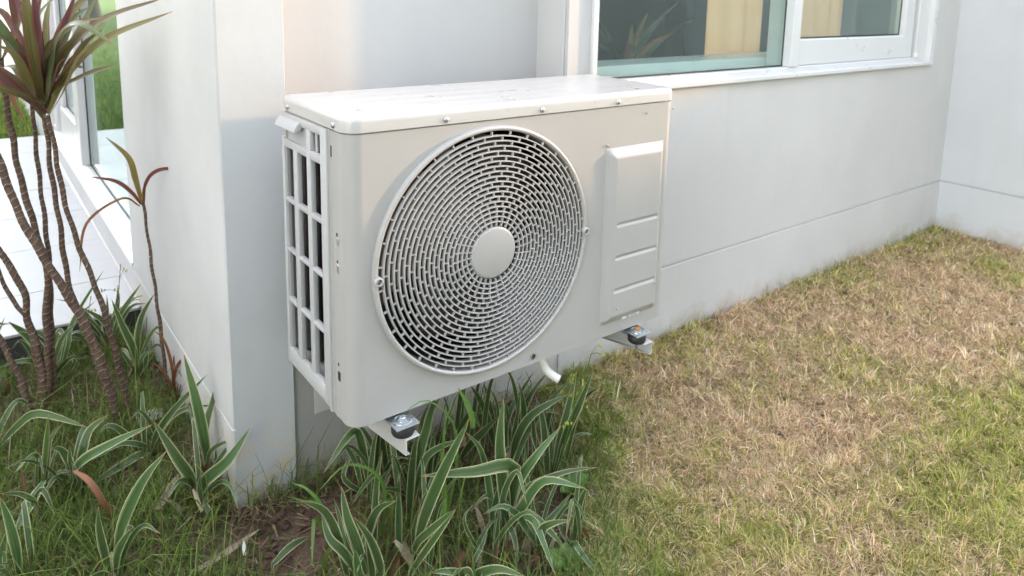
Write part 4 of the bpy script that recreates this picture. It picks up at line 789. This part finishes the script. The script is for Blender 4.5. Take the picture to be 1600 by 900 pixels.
CANE_L = {'c1': 'thick pale leaning dracaena stem crossing the other stems', 'c2': 'thick dark dracaena stem rising to the left edge of the photo',
 'c3': 'thin upright dracaena stem twinned with the thick dark one', 'c4': 'slim dracaena stem leaning up into the big purple leaf crown',
 'c5': 'rightmost tall dracaena stem carrying the big purple and green leaf crown', 'c6': 'forked dracaena stem bending out at the left edge of the photo',
 'c7': 'short stub of dracaena stem low at the left edge of the photo', 's': 'small slim dracaena with a few reddish leaves in front of the pillar side'}
def stem(name, r, pts, par):
    P = catmull(pts, 14); bm = bmesh.new(); uv = bm.loops.layers.uv.new('UVMap')
    s = np.concatenate([[0], np.cumsum(np.linalg.norm(np.diff(P, axis=0), axis=1))]); n = int(s[-1]/.0035)
    q = np.linspace(0, s[-1], n); P = np.stack([np.interp(q, s, P[:, k]) for k in range(3)], 1); ker = np.ones(9)/9
    for k in range(3): P[4:-4, k] = np.convolve(P[:, k], ker, 'valid')
    P += .0012*np.stack([np.sin(q*61+1), np.cos(q*53), 0*q], 1)
    rad_ = .70*r*(1.12-.32*q/s[-1])*(1+.035*np.sin(q*62*2*PI)+.05*np.sin(q*37+r*999))
    rad_[:12] *= np.linspace(1.22, 1, 12)
    tube(bm, P, rad_, 9, True, uv); return bmo(name, bm, M['bark'], par, True, 180)
roots = {}
for nm, r, pts in CANES:
    if nm == 'c6b': stem('stem', r, pts, roots['c6']); continue
    t = empty('dracaena', pts[0], CANE_L[nm], 'plant', 'dracaena stems in the bed left of the pillar'); roots[nm] = t
    stem('stem', r, pts, t)
    if nm in ('c1', 'c6', 'c7', 'c3'):      # crowns that stand above or beside the photograph
        P = np.array(pts[-1]); dirv = P-np.array(pts[-2]); 
        if nm != 'c3':
            up_ = P+np.array([-.16, .05, .10 if nm != 'c7' else .02]); bm = bmesh.new()
            stem('stem', r*.8, [tuple(P-.02*dirv/np.linalg.norm(dirv)), tuple((P+up_)/2+np.array([0, 0, .02])), tuple(up_)], t); P = up_
            for i in range(12):
                a = i*2.4; el = random.uniform(.2, 1.3); l_ = random.uniform(.18, .28); d = np.array([math.cos(a)*math.cos(el), math.sin(a)*math.cos(el), math.sin(el)])
                if d[0] > .25: d[0] *= -.5
                leaf('leaf', [P, P+d*l_*.4, P+d*l_*.75+np.array([0, 0, -.01]), P+d*l_+np.array([0, 0, -.06*math.cos(el)])], .026, DR[i % 3], t, base=.3, roll=rj(.6))
HM = {'h4': 'c5', 'h2': 'c2', 'hs': 's'}
for nm, lv in HEADS:
    if nm == 'red':
        t = empty('dracaena', lv[0][2][0], 'short red dracaena sprout in the grass beside the pillar side', 'plant', 'dracaena stems in the bed left of the pillar')
    else: t = roots[HM[nm]]
    for w, c, ctrl in lv: leaf('leaf', ctrl, w*(.80 if nm == 'h4' else .7 if nm == 'red' else .85), DR[c], t, fold=.28+rj(.1), roll=rj(.5), base=.42, peak=.45, wav=rj(.25), nseg=18)
    if nm == 'h4':
        P = np.array(lv[3][2][0])
        for i in range(24):
            a = random.uniform(0, 2*PI); el = random.uniform(.35, 1.45); l_ = random.uniform(.14, .28); d = np.array([math.cos(a)*math.cos(el), math.sin(a)*math.cos(el), math.sin(el)])
            p0 = P+np.array([rj(.006), rj(.006), random.uniform(-.05, .03)])
            leaf('leaf', [p0, p0+d*l_*.4, p0+d*l_*.75, p0+d*l_+np.array([.02*math.cos(a), .02*math.sin(a), -.035*random.random()])], random.uniform(.014, .024), DR[(0, 1, 0, 2, 1)[i % 5]], t, base=.3, peak=.5, roll=rj(.8), fold=.35)
TUFT_L = {'g1': 'bright green wide bladed grass tuft arching over bare soil below the pillar', 'g2': 'grass tuft with one long arching blade below the near bracket', 'g3': 'tall bright grass among the lilies with a blade crossing the near bracket'}
for nm, base, lv in TUFTS:
    t = empty('grass_tuft', base, TUFT_L[nm], 'grass tuft', 'wide bladed grass tufts')
    for w, c, ctrl in lv: leaf('blade', ctrl, w*.8, M['grassblade'], t, base=.7, peak=.3, roll=rj(.3), fold=.15)
def flat_leaf(name, ctrl, w, m, label, cat, **k):
    me = leaf_mesh(ctrl, w, **k); o = link(name, me, m); return tag(o, label, cat)
flat_leaf('fallen_leaf', [(-0.367,0.52,-0.22), (-0.347,0.465,-0.22), (-0.325,0.447,-0.273), (-0.3,0.479,-0.351)], .012, M['dead'], 'long curled orange brown dead leaf lying over the grass in the left bed', 'dead leaf', roll=.3, fold=-.3, base=.5)
flat_leaf('fallen_leaf', [(-.307, .850, -.325), (-.285, .862, -.317), (-.262, .872, -.322)], .028, M['dead'], 'small flat orange dead leaf in front of the dracaena stems', 'dead leaf', base=.4, nseg=8)
flat_leaf('fallen_leaf', [(-.222, .770, -.322), (-.205, .752, -.320), (-.192, .735, -.330)], .020, M['dead'], 'little orange dead leaf between the lilies left of the pillar foot', 'dead leaf', base=.4, nseg=8)
flat_leaf('fallen_leaf', [(-.235, .44, -.318), (-.19, .50, -.312), (-.15, .55, -.318)], .020, M['straw'], 'dry grey straw leaf on the soil left of the pillar foot', 'dead leaf', base=.6)
flat_leaf('fallen_leaf', [(-.165, .375, -.315), (-.17, .40, -.29), (-.172, .43, -.265)], .008, M['straw'], 'upright dry straw stalk near the pillar foot', 'dead leaf', base=.8)
flat_leaf('fallen_leaf', [(-.205, .245, -.336), (-.15, .25, -.330), (-.08, .28, -.336)], .012, M['straw'], 'long pale straw leaf on bare soil at the bottom of the bed', 'dead leaf', base=.6)
flat_leaf('fallen_leaf', [(-.125, .225, -.335), (-.124, .232, -.322), (-.122, .238, -.312)], .007, M['petal'], 'white dry leaf scrap standing on the bare soil', 'dead leaf', base=.7, nseg=6)
flat_leaf('fallen_leaf', [(-.09, .17, -.335), (-.05, .18, -.322), (-.01, .19, -.326)], .014, M['lily'], 'short yellow green leaf lying on the soil at the bottom edge', 'dead leaf', base=.5)
# pale stone
bm = bmesh.new(); bmesh.ops.create_icosphere(bm, subdivisions=3, radius=1)
for v in bm.verts:
    p = v.co.copy(); k = 1+.16*math.sin(p.x*3+1)*math.cos(p.y*4)+.08*math.sin(p.z*7+p.x*5); v.co = Vector((p.x*.036*k-.174, p.y*.028*k+.850, p.z*.011*k-.338))
tag(bmo('stone', bm, M['stone'], None, True, 30), 'pale flat stone half buried in the grass by the dracaena stems', 'stone')
# flowering weeds
def weed(base, top, n, label, seed, yellow=True):
    rr = random.Random(seed); t = empty('flowering_weed', base, label, 'weed')
    base = np.array(base); top = np.array(top); mid = (base+top)/2+np.array([-.012, -.01, .012])
    bm = bmesh.new(); P = catmull([base, mid, top], 8); tube(bm, P, .0011, 5)
    bs = []
    for i in range(n):
        p = P[rr.randint(int(len(P)*.55), len(P)-1)]; q = p+np.array([rr.uniform(-.035, .035), rr.uniform(-.03, .03), rr.uniform(.0, .03)]); tube(bm, [p, (p+q)/2+np.array([0, 0, .004]), q], .0007, 4)
        for k in range(3): bs.append(q+np.array([rr.uniform(-.007, .007), rr.uniform(-.007, .007), rr.uniform(-.012, .002)]))
    bmo('stalk', bm, M['grassblade'] if yellow else M['bark'], t)
    bm = bmesh.new()
    for q in bs:
        b2 = bmesh.new(); bmesh.ops.create_icosphere(b2, subdivisions=1, radius=.0022)
        for v in b2.verts: v.co = Vector((v.co.x+q[0], v.co.y+q[1], v.co.z*1.9+q[2]))
        merge(bm, b2)
    tag(bmo('buds', bm, M['flower'], t), kind='stuff')
weed((.50, .02, GZ), (.566, .0, -.03), 7, 'thin weed with yellow green buds beside the drain pipe at the lawn edge', 1)
weed((.50, .03, GZ), (.530, -.02, -.045), 4, 'weed stalk with hanging seed buds just right of the drain pipe', 2)
weed((.56, .02, GZ), (.66, -.06, -.27), 6, 'low sprawling yellow flowered weed on the brown lawn edge', 3)
weed((.40, .22, GZ), (.41, .17, -.06), 8, 'bushy weed with small buds under the unit behind the lilies', 4)
weed((-.165, 1.25, GZ), (-.165, 1.22, -.05), 3, 'thin budding stalk in front of the side wall beyond the pillar', 5, False)
weed((-.25, 1.25, GZ), (-.245, 1.2, -.12), 3, 'thin budding stalk in front of the terrace tiles', 6, False)
def clover(base, label, seed):
    rr = random.Random(seed); t = empty('broadleaf_weed', base, label, 'weed')
    for i in range(9):
        a = i*2.4; l_ = rr.uniform(.025, .05); b0 = np.array(base); d = np.array([math.cos(a), math.sin(a), 0])
        leaf('leaf', [b0, b0+d*l_*.5+np.array([0, 0, .03]), b0+d*l_+np.array([0, 0, .035])], rr.uniform(.018, .03), M['grassblade'], t, base=.2, peak=.55, nseg=8, face=(-.2, -.3, 1))
clover((.355, -.178, GZ), 'bright green broadleaf weed at the bottom edge beside the lilies', 1)
clover((.505, -.02, GZ), 'small pale broadleaf weed on the lawn edge beside the lilies', 2)
# house plant inside, behind the glass
hp = empty('house_plant', (1.36, .78, .3), 'potted plant with long green leaves standing inside behind the front window', 'plant')
bm = bmesh.new(); lathe_z(bm, 1.36, .80, [(.06, .32), (.08, .46), (.085, .47), (.07, .47)], 24); bmo('pot', bm, M['pot'], hp, True, 40)
for i, (tx, ty, tz, w, c) in enumerate([(1.68, .78, .735, .022, 0), (1.80, .80, .665, .026, 0), (1.26, .78, .67, .024, 0), (1.20, .74, .60, .026, 0), (1.50, .76, .70, .022, 4), (1.46, .74, .64, .022, 5), (1.62, .74, .62, .022, 5), (1.40, .74, .66, .022, 4), (1.55, .76, .66, .02, 0), (1.24, .76, .58, .026, 0)]):
    p0 = np.array([1.45+rj(.05), .80, .47]); q = np.array([tx, ty, tz]); m_ = (p0+q)/2+np.array([0, 0, .03])
    leaf('leaf', [p0, m_, q], w, (M['lily_in'] if c == 0 else DR[c]), hp, base=.4, roll=rj(.4), face=(-.5, -.8, .2))

# ---------------------------------------------------------------- grass
def vnoise(x, y, s, seed):
    g = np.random.default_rng(seed).random((256, 256)); x = np.asarray(x)*s+100; y = np.asarray(y)*s+100
    i = np.floor(x).astype(int); j = np.floor(y).astype(int); fx = x-i; fy = y-j; fx = fx*fx*(3-2*fx); fy = fy*fy*(3-2*fy); g_ = lambda a, b: g[a % 256, b % 256]
    return (g_(i, j)*(1-fx)+g_(i+1, j)*fx)*(1-fy)+(g_(i, j+1)*(1-fx)+g_(i+1, j+1)*fx)*fy
def ss(a, b, x): t = np.clip((x-a)/(b-a), 0, 1); return t*t*(3-2*t)
def blades(name, x, y, z, ln, wd, az, el, bend, col, m, label, cat, par=None):
    n = len(x); P0 = np.stack([x, y, z], 1); d = np.stack([np.cos(az)*np.cos(el), np.sin(az)*np.cos(el), np.sin(el)], 1)
    el2 = el-bend; d2 = np.stack([np.cos(az)*np.cos(el2), np.sin(az)*np.cos(el2), np.sin(el2)], 1)
    P1 = P0+d*(ln*.5)[:, None]; P2 = P1+d2*(ln*.5)[:, None]; fl = z.min()+.001; P2[:, 2] = np.maximum(P2[:, 2], z+.002)
    ta = az+PI/2+RNG.normal(0, .7, n); S = np.stack([np.cos(ta), np.sin(ta), RNG.normal(0, .25, n)], 1); S /= np.linalg.norm(S, axis=1)[:, None]; S *= (wd*.5)[:, None]
    V = np.stack([P0-S, P0+S, P1-S*.8, P1+S*.8, P2], 1).reshape(-1, 3)
    b = np.arange(n)[:, None]*5
    F = np.concatenate([(b+np.array([0, 1, 3, 2])).reshape(-1, 4)]); Tn = (b+np.array([2, 3, 4]))
    me = bpy.data.meshes.new(name); me.vertices.add(n*5); me.vertices.foreach_set('co', V.ravel().astype(np.float32))
    li = np.concatenate([np.concatenate([F, Tn], 1).ravel()]); me.loops.add(len(li)); me.loops.foreach_set('vertex_index', li.astype(np.int32))
    me.polygons.add(n*2); st = (np.arange(n)[:, None]*7+np.array([0, 4])).ravel(); me.polygons.foreach_set('loop_start', st.astype(np.int32))
    me.polygons.foreach_set('use_smooth', np.ones(n*2, bool)); me.update(calc_edges=True)
    ca = me.color_attributes.new('Col', 'FLOAT_COLOR', 'POINT'); C4 = np.ones((n, 5, 4), np.float32); C4[:, :, :3] = col[:, None, :]
    ca.data.foreach_set('color', C4.ravel()); me.validate()
    o = link(name, me, m, par); return tag(o, label, cat, kind='stuff')
def pal(n, cols): c = np.array(cols); return c[RNG.integers(0, len(c), n)]*RNG.uniform(.62, 1.28, (n, 1))
STRAW = [(.69, .51, .31), (.76, .59, .38), (.54, .37, .22), (.78, .65, .46), (.61, .43, .255), (.44, .285, .165)]
GREEN = [(.29, .32, .065), (.37, .39, .09), (.22, .27, .055), (.46, .46, .13), (.34, .36, .08)]
GYEL = [(.54, .49, .15), (.50, .48, .13), (.62, .53, .20)]
# lawn: a mown dry turf, thicker and greener in patches
n = 860000
x = RNG.uniform(.25, 3.19, n); y = RNG.uniform(-1.25, .372, n)
edge = x-(.535+.57*y+.16*(vnoise(x, y, 9, 1)-.5)+.10*(vnoise(x, y, 24, 12)-.5)+.04*np.sin(y*9))
dcam = np.hypot(x+.48, y+1.11); keep = (edge > 0) & (RNG.random(n) < .25+edge/.10) & (RNG.random(n) < np.clip((1.9/dcam), .4, 1)) & (y > -1.05+.0*x)
clump = vnoise(x, y, 38, 2)*.6+vnoise(x, y, 90, 3)*.4; keep &= RNG.random(n) < .35+1.1*clump
keep &= ~((y > .362) & (x > XL))
x, y, edge, clump, dcam = x[keep], y[keep], edge[keep], clump[keep], dcam[keep]; n = len(x)
big = vnoise(x, y, 3.2, 4)*.5+vnoise(x, y, 8, 5)*.3+vnoise(x, y, 20, 6)*.2
right = ss(-.10, .22, -(y+.30)+(x-1.2)*.02)*ss(.45, .9, x)*(1-.6*ss(.30, .55, -(y+.30)+.2*(x-1.1)))
rim = .75*ss(.26, .0, edge)+.5*ss(.10, .0, .37-y)+.35*ss(.5, .2, 3.19-x)
gp_ = np.clip(.20+.52*right+.6*rim+1.6*(big-.5), .06, .82)
isg = RNG.random(n) < gp_; isy = RNG.random(n) < .28
col = np.where(isg[:, None], np.where(isy[:, None], pal(n, GYEL), pal(n, GREEN)), pal(n, STRAW)); col *= (.72+.5*clump)[:, None]*np.where(ss(.30, .0, edge)[:, None] > RNG.random((n, 1)), np.array([[.58, .74, .52]]), 1.)
tall = 1+.5*ss(.06, .0, .37-y)+.35*rim
ln = RNG.gamma(5, .0041, n)*(.7+.7*clump)*tall*np.where(isg, 1.05, .95); wd = RNG.uniform(.0010, .0024, n)*np.clip(dcam/1.5, 1, 1.7)
el = np.where(isg, RNG.normal(.85, .35, n), RNG.normal(.5, .42, n)).clip(.04, 1.5)
az = RNG.uniform(0, 2*PI, n)+0; az = np.where(RNG.random(n) < .45, vnoise(x, y, 14, 7)*4*PI, az)
z = GZ-.004+.012*clump+np.where(isg, 0, RNG.uniform(0, .010, n))
blades('lawn_grass', x, y, z, ln, wd, az, el, RNG.uniform(.0, 1.1, n), col, M['turf'], 'short patchy lawn of dry brown and green grass beside the wall', 'lawn')
# bed: longer, finer, darker grass round the lilies
n = 88000
x = RNG.uniform(-1.1, .72, n); y = RNG.uniform(-.7, 1.385, n)
edge = (.535+.57*y)-x; f1 = vnoise(x, y, 5, 21)*.5+vnoise(x, y, 14, 22)*.5
bare = np.exp(-(((x+.03)/.13)**2+((y-.22)/.10)**2))+.9*np.exp(-(((x+.12)/.10)**2+((y-.30)/.08)**2))+.8*np.exp(-(((x-.33)/.25)**2+((y-.42)/.10)**2))
keep = (edge > -.13) & (RNG.random(n) < 1.05+edge/.13) & (RNG.random(n) < np.clip(2.3*f1-.45, .08, 1)*(1-.85*np.clip(bare, 0, 1))) & ~((x > px0-.004) & (y > py0-.006) & (x < px1+.004)) & ~((x > px1) & (y > YR-.006))
keep &= ~((x > .05) & (y > .12) & (RNG.random(n) < .5))
x, y, f1 = x[keep], y[keep], f1[keep]; n = len(x)
dry = RNG.random(n) < .10+.42*vnoise(x, y, 7, 25)**1.5
BG = [(.095, .16, .030), (.125, .205, .038), (.16, .235, .05), (.07, .12, .024), (.20, .25, .06)]
col = np.where(dry[:, None], pal(n, [(.26, .20, .12), (.18, .12, .07), (.36, .30, .20)]), pal(n, BG))
ln = RNG.gamma(4, .0205, n)*(.6+.8*f1); ln = np.where(dry, ln*.8, ln)
el = np.where(dry, RNG.normal(.35, .3, n), RNG.normal(1.0, .32, n)).clip(.03, 1.52)
blades('bed_grass', x, y, np.full(n, GZ-.004), ln, RNG.uniform(.0012, .0030, n), RNG.uniform(0, 2*PI, n), el, RNG.gamma(2, .42, n), col, M['turf'], 'fine green grass growing round the lilies and dracaena stems in the bed', 'grass')
# dead bits lying on the soil
n = 7000
x = RNG.uniform(-.95, .55, n); y = RNG.uniform(-.6, 1.38, n); keep = ((.52+.57*y)-x > 0) & ~((x > px0-.01) & (y > py0-.01)) 
x, y = x[keep], y[keep]; n = len(x)
blades('leaf_litter', x, y, np.full(n, GZ+.001)+RNG.uniform(0, .012, n), RNG.gamma(3, .013, n), RNG.uniform(.0015, .005, n), RNG.uniform(0, 2*PI, n), RNG.normal(.05, .18, n), RNG.uniform(-.1, .3, n), pal(n, [(.22, .155, .10), (.17, .105, .065), (.12, .07, .045), (.32, .25, .18), (.09, .06, .04), (.14, .08, .05)]), M['debris'], 'dry brown litter scattered on the soil of the bed', 'litter')
# crumbs of soil
bm = bmesh.new()
for i in range(900):
    cx = random.gauss(-.03, .22); cy = random.gauss(.22, .22)
    if cx > px0-.01 and cy > py0-.01: continue
    if cx > .5+.57*cy: continue
    b2 = bmesh.new(); bmesh.ops.create_icosphere(b2, subdivisions=1, radius=1); r = random.choice((.002, .003, .004, .006, .009)); 
    for v in b2.verts: k = r*random.uniform(.7, 1.2); v.co = Vector((cx+v.co.x*k*1.2, cy+v.co.y*k, GZ+v.co.z*k*.8+.001))
    merge(bm, b2)
tag(bmo('soil_crumbs', bm, M['ground'], None, False), 'crumbs of bare brown soil at the foot of the pillar', 'soil', kind='stuff')
# grass beyond the terrace
n = 26000
x = RNG.uniform(-2.6, -.10, n); y = 4.56+RNG.gamma(1.2, 1.6, n); f1 = vnoise(x, y, 2, 31)
blades('far_grass', x, y, np.full(n, GZ-.004), RNG.gamma(5, .022, n), RNG.uniform(.004, .009, n), RNG.uniform(0, 2*PI, n), RNG.normal(1.0, .3, n).clip(.1, 1.5), RNG.gamma(2, .35, n), pal(n, [(.16, .25, .04), (.22, .30, .055), (.11, .19, .03), (.30, .33, .08)]), M['turf'], 'bright green grass beyond the far edge of the tiled terrace', 'grass')
# trees beyond the far grass (they show in the side window)
def tree(cx, cy, h, r, label, seed):
    rr = random.Random(seed); t = empty('tree', (cx, cy, GZ), label, 'tree', 'trees beyond the far grass')
    bm = bmesh.new(); tops = []
    P = catmull([(cx, cy, GZ-.1), (cx+.1, cy, GZ+h*.3), (cx, cy+.1, GZ+h*.7)], 8); tube(bm, P, np.linspace(.16, .06, len(P)), 8)
    for i in range(7):
        b0 = P[rr.randint(6, len(P)-1)]; e_ = np.array([cx+rr.uniform(-r, r)*.8, cy+rr.uniform(-r, r)*.8, GZ+h*rr.uniform(.5, .95)]); tube(bm, catmull([b0, (b0+e_)/2+np.array([0, 0, .2]), e_], 5), np.linspace(.05, .015, 11), 6); tops.append(e_)
    bmo('trunk', bm, M['trunk'], t, True, 180)
    n = 5200; c = np.array(tops+[P[-1]])[RNG.integers(0, len(tops)+1, n)]+RNG.normal(0, 1, (n, 3))*np.array([r*.34, r*.34, h*.10])
    o = blades('crown', c[:, 0], c[:, 1], c[:, 2], RNG.uniform(.10, .22, n), RNG.uniform(.06, .12, n), RNG.uniform(0, 2*PI, n), RNG.normal(0, .6, n), RNG.uniform(0, .8, n), pal(n, [(.05, .085, .022), (.08, .12, .03), (.11, .15, .04), (.15, .18, .06)]), M['foliage'], None, None, t)
    del o['kind']
tree(-2.2, 19, 4.2, 1.8, 'round leafy tree standing nearest to the terrace beyond the far grass', 1)
tree(-5.5, 17, 5.0, 2.2, 'broad leafy tree standing beyond the far grass left of the terrace', 2)
tree(-3.6, 24, 5.5, 2.4, 'taller leafy tree standing farthest back beyond the far grass', 3)

# added house mass across the lawn, out of view: it closes off the low sky and shows in the window glass
nb = empty('added_blocker_house', (2, -6.5, GZ), 'added pale grey house mass out of view, cutting the low sky light, seen only as a reflection', 'house')
bm = bmesh.new(); box(bm, -7, 15.5, -10, -5.5, -.6, 7.2); box(bm, -9, -3.6, -1.6, 9, -.6, 8.4); bmo('wall', bm, M['beige'], nb)  # second box is an added wing that cuts sky light from the left
bm = bmesh.new(); prism(bm, [(-10.5, 7.21), (-5.0, 7.21), (-7.75, 8.8)], lambda y, z, x: (x, y, z), -7.5, 16); bmo('roof', bm, M['roof'], nb)
for x0 in (-5.5, -2.2, 1.2, 4.6, 8.0, 11.4):
    for z0 in (1.3, 4.2):
        b = bmesh.new(); box(b, x0, x0+1.5, -5.53, -5.40, z0-.08, z0, .01); box(b, x0, x0+.08, -5.53, -5.45, z0+.001, z0+1.4); box(b, x0+1.42, x0+1.5, -5.53, -5.45, z0+.001, z0+1.4); w_ = bmo('window', b, M['frame'], nb)
        b = bmesh.new(); box(b, x0+.081, x0+1.419, -5.52, -5.48, z0+.002, z0+1.38); bmo('pane', b, M['roomdark'], w_)

# added low wall beyond the right end of the lawn, unseen; it blocks the low sun near the ground
gw = empty('added_blocker_wall', (6.3, -2.9, GZ), 'added low white wall out of view past the right end of the lawn, blocking the low sun', 'wall')
bm = bmesh.new(); box(bm, 6.2, 6.4, -5.45, 1.5, -.6, 1.10, .01); bmo('wall', bm, M['wall_b'], gw)
bm = bmesh.new(); box(bm, 6.16, 6.44, -5.46, 1.51, 1.1005, 1.16, .008); bmo('coping', bm, M['wall'], gw)
